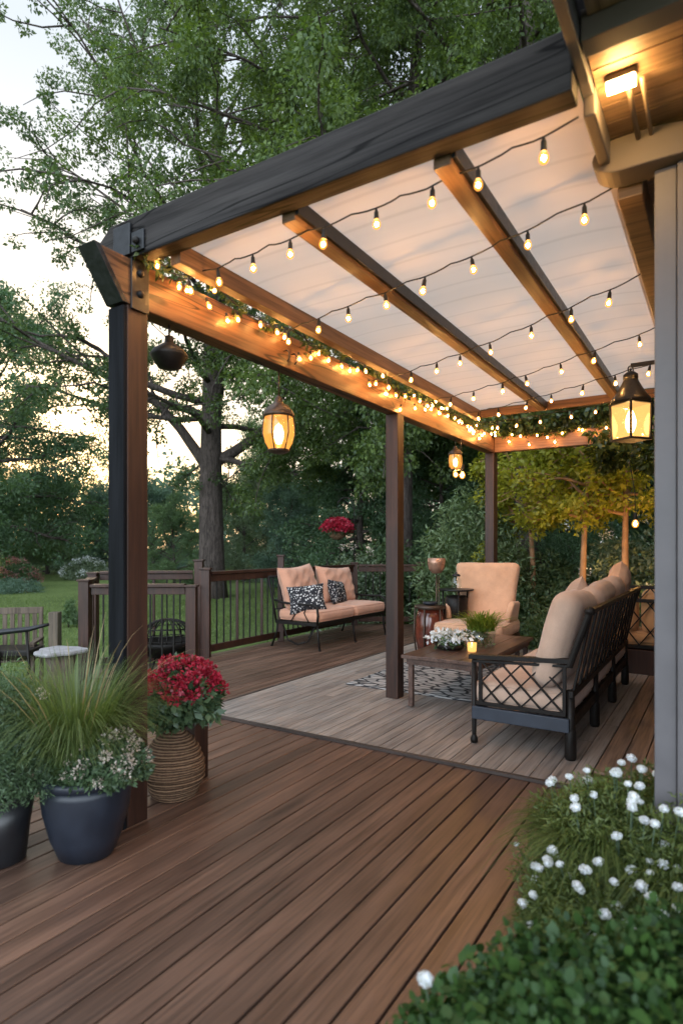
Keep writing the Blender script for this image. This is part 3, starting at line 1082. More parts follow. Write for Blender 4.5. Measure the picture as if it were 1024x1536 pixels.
def round_lantern(name, label, p, k, rz, rod, mat):
    o = thing(name, label, 'lantern', p, rz)
    mb = MB()
    mb.lathe([(0.125, 0.27), (0.13, 0.285), (0.118, 0.315), (0.085, 0.355), (0.045, 0.38), (0.03, 0.40), (0.034, 0.42), (0.012, 0.445), (0.0, 0.45)], 26)
    mb.build('hood', mat, o, smooth=True)
    mb = MB(); mb.tube([(0, 0, 0.445), (0, 0, 0.445 + rod / k)], 0.006, 8); mb.build('hanger', mat, o, smooth=True)
    mb = MB()
    for i in range(6):
        a = 2 * PI * i / 6
        mb.tube([(0.085 * math.cos(a), 0.085 * math.sin(a), 0.0), (0.131 * math.cos(a), 0.131 * math.sin(a), 0.13), (0.129 * math.cos(a), 0.129 * math.sin(a), 0.20), (0.120 * math.cos(a), 0.120 * math.sin(a), 0.275)], 0.006, 6)
    mb.lathe([(0.0, -0.03), (0.05, -0.025), (0.088, -0.008), (0.09, 0.006), (0.0, 0.007)], 20)
    mb.build('cage', mat, o, smooth=True)
    mb = MB(); mb.lathe([(0.080, 0.008), (0.112, 0.06), (0.126, 0.13), (0.124, 0.20), (0.114, 0.268)], 24)
    mb.f = [f for f in mb.f if len(f) == 4]
    mb.build('glass', M['pane_amber'], o, smooth=True)
    mb = MB(); mb.lathe([(0.0, 0.05), (0.022, 0.055), (0.038, 0.10), (0.04, 0.15), (0.026, 0.20), (0.0, 0.22)], 14)
    mb.build('lamp', M['candle'], o, smooth=True)
    o.scale = (k, k, k)
    return o


pL = L(1.845, 3.11)
square_lantern('hanging_lantern', 'dark cone-topped lantern glowing beside the grey column', (pL.x, pL.y, 2.16), 0.90, 0.35, M['steel'], 0.03)
mb = MB(); mb.bar((1.845, 3.11, 2.715), (2.103, 3.11, 2.715), 0.02, 0.03)
mb.build('lantern_arm', M['steel'], pg, bevel=0.002)
pL = L(0.0, 1.16)
round_lantern('hanging_lantern', 'bronze caged lantern glowing below the long beam by the big tree', (pL.x, pL.y, 1.965), 0.80, 0.2, 2.495 - 1.965 - 0.356, M['bronze'])
pL = L(0.0, 4.22)
round_lantern('hanging_lantern', 'small bronze lantern with two bare bulbs under it near the back post', (pL.x, pL.y, 2.17), 0.58, 0.2, 2.495 - 2.17 - 0.26, M['bronze'])
pb = thing('pendant_bulb', 'pair of bare bulbs glowing just below the small bronze lantern', 'light bulb', L(0.07, 4.25, 2.20))
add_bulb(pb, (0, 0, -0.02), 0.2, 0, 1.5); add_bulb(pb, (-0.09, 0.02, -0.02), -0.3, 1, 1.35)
mb = MB(); mb.tube([(0, 0, 0.02), (-0.02, 0, 0.15), (-0.01, 0.0, 0.294)], 0.004, 6); mb.tube([(-0.09, 0.02, 0.02), (-0.05, 0.01, 0.13), (-0.01, 0.0, 0.294)], 0.004, 6)
mb.build('cable', M['cable'], pb, smooth=True)
# unlit bell shade behind the near post
pL = L(0.0, 0.24)
bl = thing('bell_shade', 'unlit black bell shade hanging behind the near post', 'lamp', (pL.x, pL.y, 2.313))
bl.scale = (0.82, 0.82, 0.82)
mb = MB(); mb.lathe([(0.03, -0.06), (0.07, -0.05), (0.115, 0.02), (0.118, 0.03), (0.10, 0.06), (0.05, 0.095), (0.03, 0.11), (0.026, 0.15), (0.0, 0.155)], 28)
mb.build('shade', M['black'], bl, smooth=True)
mb = MB(); mb.tube([(0, 0, 0.15), (0, 0, 0.225)], 0.007, 8); mb.build('hanger', M['black'], bl, smooth=True)


# ------------------------------------------------------------------ railing
def rail_section(o, p0, p1, zt=1.04, z0=0.0, gap=0.115, ends=(True, True), cap=0.10, skip_bal=False):
    p0 = Vector((*p0, 0)); p1 = Vector((*p1, 0))
    d = (p1 - p0); ln = d.length; d.normalize()
    up = Vector((0, 0, 1))
    mb = MB(); mb.bar(p0 + up * (zt - 0.02), p1 + up * (zt - 0.02), cap, 0.036); mb.build('top_rail', M['rail_x'], o, bevel=0.005)
    mb = MB(); mb.bar(p0 + up * (zt - 0.085), p1 + up * (zt - 0.085), 0.04, 0.085); mb.build('under_rail', M['rail_x'], o, bevel=0.004)
    mb = MB(); mb.bar(p0 + up * (z0 + 0.10), p1 + up * (z0 + 0.10), 0.04, 0.085); mb.build('bottom_rail', M['rail_x'], o, bevel=0.004)
    n = int(ln / gap)
    for k in range(1, n):
        c = p0 + d * (ln * k / n)
        wide = k % 4 == 0
        w = 0.034 if wide else 0.018
        mb = MB(); mb.bar(c + up * (z0 + 0.143), c + up * (zt - 0.128), w, w)
        mb.build('baluster', M['rail_x'] if wide else M['black'], o, bevel=0.002)


def newel(o, p, zt, w=0.11, z0=0.0, cap=True):
    mb = MB()
    mb.box(p[0] - w / 2, p[0] + w / 2, p[1] - w / 2, p[1] + w / 2, z0, zt)
    if cap:
        mb.box(p[0] - w / 2 - 0.015, p[0] + w / 2 + 0.015, p[1] - w / 2 - 0.015, p[1] + w / 2 + 0.015, zt + 0.001, zt + 0.025)
    mb.build('newel', M['rail_x'], o, bevel=0.005)


NA = (-1.64, 7.34); NB = (0.22, 10.38); NC = (1.36, 10.42)
rl = thing('railing', 'brown timber deck railing with slim dark balusters behind the loveseat', 'railing')
newel(rl, NA, 1.06)
mid = (NA[0] + (NB[0] - NA[0]) * 0.42, NA[1] + (NB[1] - NA[1]) * 0.42)
newel(rl, mid, 1.20, 0.085)
newel(rl, NB, 1.05)
newel(rl, NC, 1.05)


def lerp2(a, b, f): return (a[0] + (b[0] - a[0]) * f, a[1] + (b[1] - a[1]) * f)


rail_section(rl, lerp2(NA, mid, 0.045), lerp2(NA, mid, 0.965))
rail_section(rl, lerp2(mid, NB, 0.025), lerp2(mid, NB, 0.97))
rail_section(rl, lerp2(NB, NC, 0.06), lerp2(NB, NC, 0.94))
# low gate-like landing rail on the left
lr = thing('landing_railing', 'boxed timber stair landing railing behind the near post', 'railing')
QA = (-1.78, 7.22); QB = (-3.02, 7.16); QC = (-3.45, 8.45); QD = (-2.05, 8.75)
for q, zt in ((QA, 0.86), (QB, 0.93), (QC, 0.96), (QD, 1.13)):
    newel(lr, q, zt, 0.12, GROUND)
rail_section(lr, lerp2(QA, QB, 0.06), lerp2(QA, QB, 0.94), 0.90, -0.35, 0.13, cap=0.14)
rail_section(lr, lerp2(QB, QC, 0.06), lerp2(QB, QC, 0.94), 0.93, -0.35, 0.13, cap=0.12)
rail_section(lr, lerp2(QC, QD, 0.06), lerp2(QC, QD, 0.94), 1.00, -0.35, 0.16, cap=0.14)
mb = MB(); mb.prism([(QA[0] - 0.07, QA[1] + 0.07), (QD[0] - 0.07, QD[1] - 0.07), (QC[0] + 0.07, QC[1] - 0.07), (QB[0] + 0.07, QB[1] + 0.07)][::-1], 2, -0.36, -0.30)
mb.build('landing_floor', M['rail_x'], lr)
# black wire dome on the landing
wd = thing('fire_dome', 'black wire mesh dome standing inside the boxed landing', 'fire pit', (-2.25, 7.85, -0.30))
mb = MB()
R = 0.36
for k in range(12):
    a = PI * k / 12
    mb.tube([(R * math.cos(b) * math.cos(a), R * math.cos(b) * math.sin(a), 0.42 + R * 0.8 * math.sin(b)) for b in [PI * i / 14 for i in range(15)]], 0.008, 6)
for zz in (0.1, 0.35, 0.6):
    b = math.asin(zz)
    mb.tube([(R * math.cos(b) * math.cos(a), R * math.cos(b) * math.sin(a), 0.42 + R * 0.8 * zz) for a in [2 * PI * i / 24 for i in range(25)]], 0.007, 6)
mb.build('mesh_cover', M['black'], wd, smooth=True)
mb = MB(); mb.lathe([(0.10, 0.20), (0.25, 0.24), (0.36, 0.36), (0.39, 0.42), (0.37, 0.43), (0.30, 0.36), (0.0, 0.30)], 26)
mb.build('fire_bowl', M['black'], wd, smooth=True)
for k in range(3):
    a = 2 * PI * k / 3
    mb = MB(); mb.tube([(0.2 * math.cos(a), 0.2 * math.sin(a), 0.24), (0.3 * math.cos(a), 0.3 * math.sin(a), 0.0)], 0.014, 8); mb.build('leg', M['black'], wd, smooth=True)


# ------------------------------------------------------------------ loveseat by the railing
def cushion(name, mat, parent, a, b, c, loc, rot=(0, 0, 0), r=0.05, puff=0.02, seed=0, wr=0.002, n=16):
    o = rounded_box(a, b, c, r, n, puff, seed, wr).build(name, mat, parent, True, loc=loc, rot=rot)
    if name in ('seat_cushion', 'seat'):
        # welted piping sewn round the top and bottom edges
        q = 0.72 * r
        mb = MB()
        for sg in (-1, 1):
            pts = []
            for (cx, cy, a0) in ((a - r, b - r, 0), (-a + r, b - r, 90), (-a + r, -b + r, 180), (a - r, -b + r, 270)):
                for k in range(5):
                    an = math.radians(a0 + 22.5 * k)
                    pts.append((cx + q * math.cos(an) * 1.03, cy + q * math.sin(an) * 1.03, sg * (c - r + q)))
            dense = []
            for p0, p1 in zip(pts, pts[1:] + pts[:1]):
                for k in range(4):
                    f = k / 4
                    x = p0[0] + (p1[0] - p0[0]) * f; y = p0[1] + (p1[1] - p0[1]) * f
                    zz = abs(p0[2]) / c
                    dense.append((x + (x / a) * puff * 0.5 * (1 - zz * zz) * max(0, 1 - (y / b) ** 2), y + (y / b) * puff * 0.6 * (1 - zz * zz) * max(0, 1 - (x / a) ** 2), p0[2]))
            dense.append(dense[0])
            mb.tube(dense, 0.0055, 6, caps=False)
        mb.build('piping', mat, o, True)
    return o


# local frame: x along the seat (from near end to far end), +y is the front of the seat
LS0 = Vector((-0.30, 7.76, 0)); LS1 = Vector((0.66, 9.24, 0))
xd = (LS1 - LS0); LSW = xd.length; ang = math.atan2(xd.y, xd.x)
front = Vector((math.sin(ang), -math.cos(ang), 0))
cen = (LS0 + LS1) / 2 - front * 0.34
ls = thing('loveseat', 'black metal loveseat with peach cushions along the railing', 'loveseat', cen, ang + PI)
hw = LSW / 2
# in local frame (rotated by ang+pi): +x points to the near end, +y points to the front
for sx, sy in ((1, 1), (-1, 1), (1, -1), (-1, -1), (0, 1), (0, -1)):
    mb = MB()
    y = sy * 0.33
    if sy > 0:
        mb.tube([(sx * (hw - 0.01), y + 0.03, 0.0), (sx * (hw - 0.02), y, 0.16), (sx * (hw - 0.02), y - 0.01, 0.33)], 0.014, 8)
    else:
        mb.tube([(sx * (hw - 0.01), y - 0.10, 0.0), (sx * (hw - 0.02), y - 0.02, 0.20), (sx * (hw - 0.02), y, 0.36)], 0.014, 8)
    mb.ball((sx * (hw - 0.01), y + (0.03 if sy > 0 else -0.10), 0.012), 0.02, 0.02, 0.012, 8, 6)
    mb.build('leg', M['black'], ls, smooth=True)
mb = MB()
for y in (-0.34, 0.33):
    mb.bar((-hw, y, 0.335), (hw, y, 0.335), 0.03, 0.045)
for x in (-hw, 0, hw):
    mb.bar((x, -0.34, 0.335), (x, 0.33, 0.335), 0.03, 0.04)
for k in range(9):
    x = -hw + LSW * (k + 0.5) / 9
    mb.bar((x, -0.34, 0.34), (x, 0.33, 0.34), 0.03, 0.012)
mb.build('seat_frame', M['black'], ls, bevel=0.004)
for sx in (1, -1):
    mb = MB()
    x = sx * (hw + 0.005)
    mb.tube([(x, 0.33, 0.33), (x, 0.345, 0.45), (x, 0.33, 0.555), (x, 0.26, 0.59), (x, 0.0, 0.585), (x, -0.25, 0.60), (x, -0.36, 0.63)], 0.016, 8)
    mb.tube([(x, 0.2, 0.35), (x, 0.12, 0.48), (x, 0.2, 0.585)], 0.008, 6)
    mb.tube([(x, -0.1, 0.35), (x, 0.0, 0.48), (x, -0.1, 0.585)], 0.008, 6)
    mb.build('arm', M['black'], ls, smooth=True)
mb = MB()
for sx in (1, -1):
    x = sx * hw
    mb.tube([(x, -0.34, 0.33), (x, -0.40, 0.60), (x, -0.47, 0.90), (x * 0.985, -0.485, 0.935)], 0.015, 8)
mb.tube([(-hw * 0.985, -0.485, 0.935), (-hw * 0.5, -0.48, 0.92), (0, -0.475, 0.90), (hw * 0.5, -0.48, 0.92), (hw * 0.985, -0.485, 0.935)], 0.013, 8)
mb.tube([(-hw, -0.38, 0.50), (hw, -0.38, 0.50)], 0.010, 8)
for k in range(13):
    x = -hw + LSW * (k + 0.5) / 13
    mb.tube([(x, -0.38, 0.50), (x, -0.475, 0.905)], 0.006, 6)
mb.build('back_frame', M['black'], ls, smooth=True)
mb = MB()
for sx in (-1, 1):
    mb.tube([(hw - 0.02, 0.02 + sx * 0.26, 0.30), (hw - 0.02, sx * 0.16, 0.10), (hw - 0.02, 0.0, 0.055), (hw - 0.02, -sx * 0.12, 0.10)], 0.010, 6)
mb.build('leg_scroll', M['black'], ls, smooth=True)
for sx in (1, -1):
    cushion('seat_cushion', M['peach'], ls, hw / 2 - 0.008, 0.345, 0.075, (sx * hw / 2, 0.02, 0.435), r=0.06, puff=0.022, seed=3 + sx)
for sx, rz, h in ((1, 0.10, 0.62), (-1, -0.05, 0.58)):
    pillow_mb(0.86, h, 0.24, 7 + sx, wr=0.014).build('back_cushion', M['peach'], ls, True, loc=(sx * hw * 0.52, -0.275, 0.50 + h / 2 - 0.03), rot=(0.26, sx * 0.05, rz))
MW = ls.matrix_world


def on_local(o, p):
    return Matrix.Translation(o.location) @ Matrix.Rotation(o.rotation_euler.z, 4, 'Z') @ Vector(p)


def free_pillow(label, owner, p, rot, w, h, t, mat, seed):
    pm = pillow_mb(w, h, t, seed)
    o = pm.build('throw_pillow', mat, None, True)
    o.location = on_local(owner, p)
    o.rotation_mode = 'XYZ'
    R = Matrix.Rotation(owner.rotation_euler.z, 3, 'Z') @ Euler(rot).to_matrix()
    o.rotation_euler = R.to_euler()
    return tag(o, label, 'pillow')


free_pillow('black and white print pillow leaning on the near arm of the loveseat', ls, (hw * 0.84, 0.06, 0.65), (0.45, 0.1, -0.85), 0.50, 0.40, 0.16, M['bwflower'], 4)
free_pillow('black and white print pillow between the two peach back cushions', ls, (-0.24, -0.10, 0.665), (0.30, -0.12, 0.15), 0.46, 0.38, 0.15, M['bwflower'], 9)

# ------------------------------------------------------------------ long sofa on the right
# local: x = along u (near to far), +y = towards +t (back of the sofa)
sf = thing('sofa', 'long dark sofa with lattice arms and beige cushions', 'sofa', L(1.0, 1.95), PI / 2 - TH)
# with rz = pi/2 - TH local x -> U ; local y -> -V. So front (towards -V) is +y; back at -y
SL, SD = 2.50, 0.64
for x in (0.03, 0.86, 1.68, SL - 0.03):
    for y in (-0.02, -SD):
        if y > -0.1 and 0.1 < x < SL - 0.1: continue
        mb = MB()
        if y > -0.1:
            mb.tube([(x, y, 0.02), (x, y, 0.10), (x, y, 0.60)], [0.013, 0.016, 0.018], 8)
            mb.lathe([(0.014, 0.0), (0.024, 0.006), (0.026, 0.03), (0.017, 0.05), (0.014, 0.06)], 12, (x, y, 0.0195))
        else:
            mb.tube([(x, y, 0.02), (x, y, 0.18), (x, y + 0.0, 0.45)], [0.026, 0.030, 0.024], 10)
            mb.lathe([(0.030, 0.0), (0.036, 0.02), (0.034, 0.17), (0.028, 0.19)], 12, (x, y, 0.0195))
        mb.build('leg', M['black'], sf, smooth=True)
mb = MB()
mb.bar((0.0, -0.02, 0.235), (0.0, -SD, 0.235), 0.035, 0.085)
mb.build('side_rail', M['bluewood'], sf, bevel=0.005)
mb = MB()
mb.bar((0.02, -0.02, 0.245), (SL, -0.02, 0.245), 0.03, 0.07); mb.bar((0.02, -SD, 0.245), (SL, -SD, 0.245), 0.03, 0.07); mb.bar((SL, -0.02, 0.24), (SL, -SD, 0.24), 0.03, 0.07)
for k in range(10):
    x = 0.15 + (SL - 0.3) * k / 9
    mb.bar((x, -0.03, 0.262), (x, -SD + 0.02, 0.262), 0.05, 0.015)
mb.build('seat_frame', M['black'], sf, bevel=0.004)
for x in (0.0, SL):
    mb = MB()
    mb.bar((x, 0.0, 0.605), (x, -SD - 0.01, 0.635), 0.055, 0.03)
    mb.bar((x, -0.02, 0.575), (x, -SD, 0.603), 0.03, 0.016)
    mb.bar((x, -0.045, 0.30), (x, -SD + 0.02, 0.30), 0.026, 0.022)
    mb.bar((x, -0.075, 0.30), (x, -0.075, 0.585), 0.02, 0.022)
    mb.bar((x, -SD + 0.03, 0.30), (x, -SD + 0.03, 0.60), 0.02, 0.022)
    y0, y1, z0, z1 = -0.085, -SD + 0.04, 0.31, 0.585
    wl = abs(y1 - y0); hl = z1 - z0
    step = wl / 4
    for off, sgn in [(k * step, 1) for k in range(-2, 5)] + [(k * step, -1) for k in range(-1, 6)]:
        # diagonal y = y0 - (off + sgn*q), q from 0..hl*0.95, clipped to the panel
        run = hl * 0.95
        q0, q1 = 0.0, 1.0
        a, b = off, off + sgn * run
        lo, hi = 0.0, wl
        for bound, cmp in ((lo, 1), (hi, -1)):
            fa, fb = cmp * (a - bound), cmp * (b - bound)
            if fa < 0 and fb < 0: q0, q1 = 1, 0
            elif fa < 0: q0 = max(q0, fa / (fa - fb))
            elif fb < 0: q1 = min(q1, fa / (fa - fb))
        if q1 - q0 > 0.08:
            A = (x + 0.004 * sgn, y0 - (a + (b - a) * q0), z0 + hl * q0); B = (x + 0.004 * sgn, y0 - (a + (b - a) * q1), z0 + hl * q1)
            mb.bar(A, B, 0.010, 0.020, Vector((1, 0, 0)))
    mb.build('lattice_arm', M['black'], sf, bevel=0.002)
mb = MB()
mb.tube([(-0.01, -SD, 0.60), (-0.01, -SD - 0.05, 0.75), (-0.01, -SD - 0.12, 0.945)], 0.022, 8)
mb.tube([(SL, -SD, 0.60), (SL, -SD - 0.05, 0.75), (SL, -SD - 0.12, 0.945)], 0.022, 8)
mb.ball((-0.01, -SD - 0.12, 0.95), 0.032, 0.032, 0.03, 10, 8)
mb.bar((-0.01, -SD - 0.12, 0.945), (SL, -SD - 0.12, 0.945), 0.035, 0.028)
mb.bar((-0.01, -SD - 0.01, 0.43), (SL, -SD - 0.01, 0.43), 0.028, 0.04)
for k in range(14):
    x = 0.06 + (SL - 0.12) * k / 13
    mb.bar((x, -SD - 0.012, 0.44), (x, -SD - 0.118, 0.94), 0.014, 0.034, Vector((1, 0, 0)))
mb.build('back_slats', M['black'], sf, bevel=0.003)
for k in range(3):
    cushion('seat_cushion', M['beige'], sf, SL / 6 - 0.012, 0.315, 0.075, (SL * (k + 0.5) / 3, -0.33, 0.365), r=0.06, puff=0.02, seed=20 + k)
for k, (dz, ry) in enumerate(((0.0, 0.05), (0.01, -0.03), (0.03, 0.02))):
    rounded_box(0.395, 0.095, 0.31, 0.092, 18, 0.01, 30 + k, 0.005).build('back_cushion', M['beige'], sf, True, loc=(SL * (k + 0.5) / 3 + (-0.03 if k == 0 else 0), -SD + 0.10, 0.735 + dz), rot=(0.26, ry, 0.03))
o = free_pillow('striped black and pale pillow leaning at the far arm of the sofa', sf, (2.10, -0.20, 0.63), (0.45, 0.2, 0.5), 0.46, 0.42, 0.16, M['zebra'], 14)
o = free_pillow('plain beige pillow resting against the middle of the sofa back', sf, (1.45, -0.36, 0.80), (0.40, 0.35, 0.12), 0.52, 0.50, 0.19, M['beige'], 15)
o = free_pillow('small peach pillow perched on the far end of the sofa back', sf, (2.20, -SD + 0.02, 1.00), (0.2, 0.25, 0.1), 0.42, 0.34, 0.18, M['peach2'], 16)

# ------------------------------------------------------------------ armchair
ac = thing('armchair', 'peach upholstered high-back armchair in front of the back post', 'armchair', L(0.06, 4.78), PI - TH + 0.06)
# local +y = front (towards viewer)
cushion('seat', M['peach2'], ac, 0.385, 0.42, 0.075, (0, 0.03, 0.42), r=0.045, puff=0.015, seed=41)
bk = rounded_box(0.355, 0.07, 0.36, 0.065, 18, 0.0, 42, 0.003)
bk.v = [((x * (1.0 + 0.10 * (z / 0.36))), y + 0.02 * (x / 0.36) ** 2, z) for (x, y, z) in bk.v]
bk.build('backrest', M['peach2'], ac, True, loc=(0, -0.34, 0.79), rot=(0.17, 0, 0))
for sx in (-1, 1):
    ar = rounded_box(0.034, 0.20, 0.115, 0.032, 12, 0.0, 44 + sx, 0.002)
    ar.v = [(x + 0.015 * sx * (z / 0.12), y - 0.10 * max(0, z / 0.12) * max(0, y / 0.21), z) for (x, y, z) in ar.v]
    ar.build('arm', M['peach2'], ac, True, loc=(sx * 0.355, -0.14, 0.60), rot=(0.05, 0, 0))
for sx in (-1, 1):
    for sy in (-1, 1):
        mb = MB(); mb.bar((sx * 0.36, sy * 0.36, 0.02), (sx * 0.35, sy * 0.34, 0.36), 0.045, 0.045); mb.build('leg', M['post'], ac, bevel=0.004)
mb = MB(); mb.box(-0.385, 0.385, -0.38, 0.42, 0.29, 0.335); mb.build('seat_base', M['post'], ac, bevel=0.006)

# ------------------------------------------------------------------ lattice bench at the far right
lb = thing('lattice_bench', 'dark lattice-backed bench with orange cushions beyond the sofa', 'bench', L(1.70, 5.02), -TH)
BWD = 0.62
mb = MB()
for x in (-BWD, BWD):
    mb.bar((x, 0, 0.02), (x, 0, 0.94), 0.04, 0.04); mb.bar((x, 0.5, 0.02), (x, 0.5, 0.62), 0.04, 0.04); mb.bar((x, 0.02, 0.60), (x, 0.5, 0.60), 0.04, 0.03)
for z in (0.92, 0.78, 0.30):
    mb.bar((-BWD, 0, z), (BWD, 0, z), 0.03, 0.035)
mb.bar((-BWD, 0.5, 0.30), (BWD, 0.5, 0.30), 0.03, 0.05)
mb.build('frame', M['black'], lb, bevel=0.004)
mb = MB()
for k in range(7):
    x = -BWD + 2 * BWD * k / 6
    for sg in (-1, 1):
        xa, xb = x, x + sg * 0.34
        if abs(xb) > BWD + 0.01: continue
        mb.bar((xa, 0.006 * sg, 0.32), (xb, 0.006 * sg, 0.77), 0.012, 0.018, Vector((0, 1, 0)))
        if abs(x + sg * 0.1) <= BWD: mb.bar((x, 0.006 * sg, 0.79), (x + sg * 0.1, 0.006 * sg, 0.91), 0.012, 0.016, Vector((0, 1, 0)))
mb.build('lattice', M['black'], lb, bevel=0.002)
mb = MB(); mb.box(-BWD, BWD, -0.03, 0.5, 0.02, 0.27); mb.build('plinth', M['post'], lb, bevel=0.006)
cushion('seat_cushion', M['orange'], lb, BWD - 0.02, 0.23, 0.07, (0, 0.26, 0.38), r=0.05, seed=51)
for sx in (-1, 1):
    cushion('back_cushion', M['orange'], lb, BWD / 2 - 0.02, 0.07, 0.23, (sx * BWD / 2, 0.10, 0.66), r=0.06, seed=53 + sx)

# ------------------------------------------------------------------ coffee table and what stands on it
PLZ = 0.0195
ct = thing('coffee_table', 'long dark brown wooden coffee table on the patterned rug', 'table', L(0.54, 3.28, PLZ + 0.011), -TH)
mb = MB()
TW, TL = 0.33, 0.78
for k in range(4):
    x0 = -TW + 2 * TW * k / 4; x1 = -TW + 2 * TW * (k + 1) / 4
    mb.box(x0 + 0.001, x1 - 0.001, -TL, TL, 0.397, 0.425)
mb.build('tabletop', M['table'], ct, bevel=0.003)
mb = MB()
mb.box(-TW + 0.03, TW - 0.03, -TL + 0.04, -TL + 0.065, 0.345, 0.395); mb.box(-TW + 0.03, TW - 0.03, TL - 0.065, TL - 0.04, 0.345, 0.395)
mb.box(-TW + 0.03, -TW + 0.055, -TL + 0.067, TL - 0.067, 0.345, 0.395); mb.box(TW - 0.055, TW - 0.03, -TL + 0.067, TL - 0.067, 0.345, 0.395)
mb.build('apron', M['table'], ct, bevel=0.002)
for sx in (-1, 1):
    for sy in (-1, 1):
        mb = MB(); mb.bar((sx * (TW - 0.06), sy * (TL - 0.07), 0.0), (sx * (TW - 0.06), sy * (TL - 0.07), 0.344), 0.04, 0.04); mb.build('leg', M['table'], ct, bevel=0.003)
TZ = PLZ + 0.011 + 0.426


def on_table(x, y): return on_local(ct, (x, y, 0)).xy.to_3d() + Vector((0, 0, TZ))


rn = np.random.default_rng(3)
# black bowl of white flowers
bw = thing('flower_bowl', 'black bowl heaped with white flowers on the coffee table', 'bowl', on_table(-0.10, -0.30))
mb = MB(); mb.lathe([(0.075, 0.0), (0.10, 0.008), (0.115, 0.035), (0.108, 0.038), (0.09, 0.015), (0.0, 0.012)], 24); mb.build('bowl', M['black'], bw, smooth=True)
cl = np.array([(rn.normal() * 0.05, rn.normal() * 0.05, 0.06 + rn.random() * 0.05, 0.03) for _ in range(40)])
p, a, nn, l = blob_leaves(rn, cl, 14, 0.03, 0.9, 0.0)
place('blossoms', leaves_mesh('bowl_blossoms', p, a, nn, l, 0.7, M['whitep']), bw)
cl = np.array([(rn.normal() * 0.05, rn.normal() * 0.05, 0.045 + rn.random() * 0.04, 0.035) for _ in range(24)])
p, a, nn, l = blob_leaves(rn, cl, 12, 0.04, 0.9, 0.0)
place('foliage', leaves_mesh('bowl_foliage', p, a, nn, l, 0.4, M['leaf_dark']), bw)
bw.scale = (1.15, 1.15, 1.25)
# candle
cd = thing('votive_candle', 'lit votive candle in glass beside the white flowers', 'candle', on_table(0.11, -0.33))
mb = MB(); mb.lathe([(0.030, 0.0), (0.036, 0.004), (0.040, 0.075), (0.037, 0.075), (0.033, 0.008), (0.0, 0.006)], 20); mb.build('holder', M['pane'], cd, smooth=True)
mb = MB(); mb.lathe([(0.0, 0.010), (0.028, 0.0105), (0.028, 0.045), (0.0, 0.046)], 16); mb.build('wax', M['white'], cd, smooth=True)
mb = MB(); mb.lathe([(0.0, 0.047), (0.006, 0.054), (0.004, 0.066), (0.0, 0.076)], 10); mb.build('flame', M['candle'], cd, smooth=True)
# glass vase with greenery
gv_ = thing('glass_vase', 'clear glass vase packed with white sprigs under a leafy plant', 'vase', on_table(0.10, -0.06))
mb = MB(); mb.lathe([(0.085, 0.0), (0.092, 0.004), (0.105, 0.14), (0.101, 0.14), (0.087, 0.010), (0.0, 0.008)], 28); mb.build('bowl', M['glass'], gv_, smooth=True)
cl = np.array([(rn.uniform(-0.05, 0.05), rn.uniform(-0.05, 0.05), 0.03 + rn.random() * 0.09, 0.025) for _ in range(36)])
p, a, nn, l = blob_leaves(rn, cl, 12, 0.024, 0.9, 0.0)
place('sprigs', leaves_mesh('vase_sprigs', p, a, nn, l, 0.5, M['leaf_willow']), gv_)
vp = thing('leafy_plant', 'bright green grassy plant rising from the glass vase', 'plant', on_table(0.10, -0.06))
n = 420
az = rn.uniform(0, 2 * PI, n); lean = rn.random(n) ** 0.7 * 0.9
d = np.stack([np.cos(az) * np.sin(lean), np.sin(az) * np.sin(lean), np.cos(lean)], 1)
base = np.stack([rn.normal(size=n) * 0.03, rn.normal(size=n) * 0.03, np.full(n, 0.11)], 1)
M['blade_bright'] = leaf_mat('bright_blades', (0.10, 0.17, 0.02), (0.30, 0.38, 0.06), 0.4, 0.5, 6.0)
place('foliage', blades_mesh('plant_blades', base, d, 0.12 + rn.random(n) * 0.12, np.full(n, 0.009), np.full(n, 0.5), M['blade_bright'], 4), vp)

vp.scale = (1.45, 1.45, 1.3); gv_.scale = (1.2, 1.2, 1.1)
# small patterned rug
mb = MB()
vs = []; fs = []
n1, n2 = 24, 24
for j in range(n2 + 1):
    for i in range(n1 + 1):
        x = -0.62 + 1.75 * i / n1; y = 2.98 + 1.95 * j / n2
        vs.append((x, y, PLZ + 0.008 + 0.002 * math.sin(x * 9) * math.sin(y * 7)))
for j in range(n2):
    for i in range(n1):
        q = j * (n1 + 1) + i
        fs.append((q, q + 1, q + n1 + 2, q + n1 + 1))
mb.add(vs, fs)
o = mb.build('area_rug', M['rug'], loc=P1, rot=(0, 0, ROT), smooth=True)
sm = o.modifiers.new('thick', 'SOLIDIFY'); sm.thickness = 0.006
tag(o, 'grey rug with black ripple pattern under the coffee table', 'rug')

# ------------------------------------------------------------------ small things by the armchair
st = thing('side_table', 'tall slim black side table holding a jar left of the armchair', 'side table', (1.36, 7.20, PLZ))
mb = MB(); mb.lathe([(0.0, 0.80), (0.20, 0.80), (0.205, 0.81), (0.205, 0.82), (0.0, 0.821)], 28); mb.build('tabletop', M['steel'], st, smooth=False)
for k in range(3):
    a = 2 * PI * k / 3 + 0.5
    mb = MB(); mb.tube([(0.17 * math.cos(a), 0.17 * math.sin(a), 0.80), (0.15 * math.cos(a), 0.15 * math.sin(a), 0.4), (0.18 * math.cos(a), 0.18 * math.sin(a), 0.0)], 0.011, 8); mb.build('leg', M['black'], st, smooth=True)
mb = MB(); mb.lathe([(0.10, 0.42), (0.13, 0.44), (0.135, 0.70), (0.11, 0.74), (0.0, 0.745)], 24); mb.build('drum', M['black'], st, smooth=True)
jr = thing('glass_jar', 'lidded glass jar standing on the slim black side table', 'jar', (1.36, 7.20, PLZ + 0.822))
mb = MB(); mb.lathe([(0.045, 0.0), (0.055, 0.01), (0.058, 0.10), (0.04, 0.13), (0.04, 0.145)], 22); mb.build('body', M['glass'], jr, smooth=True)
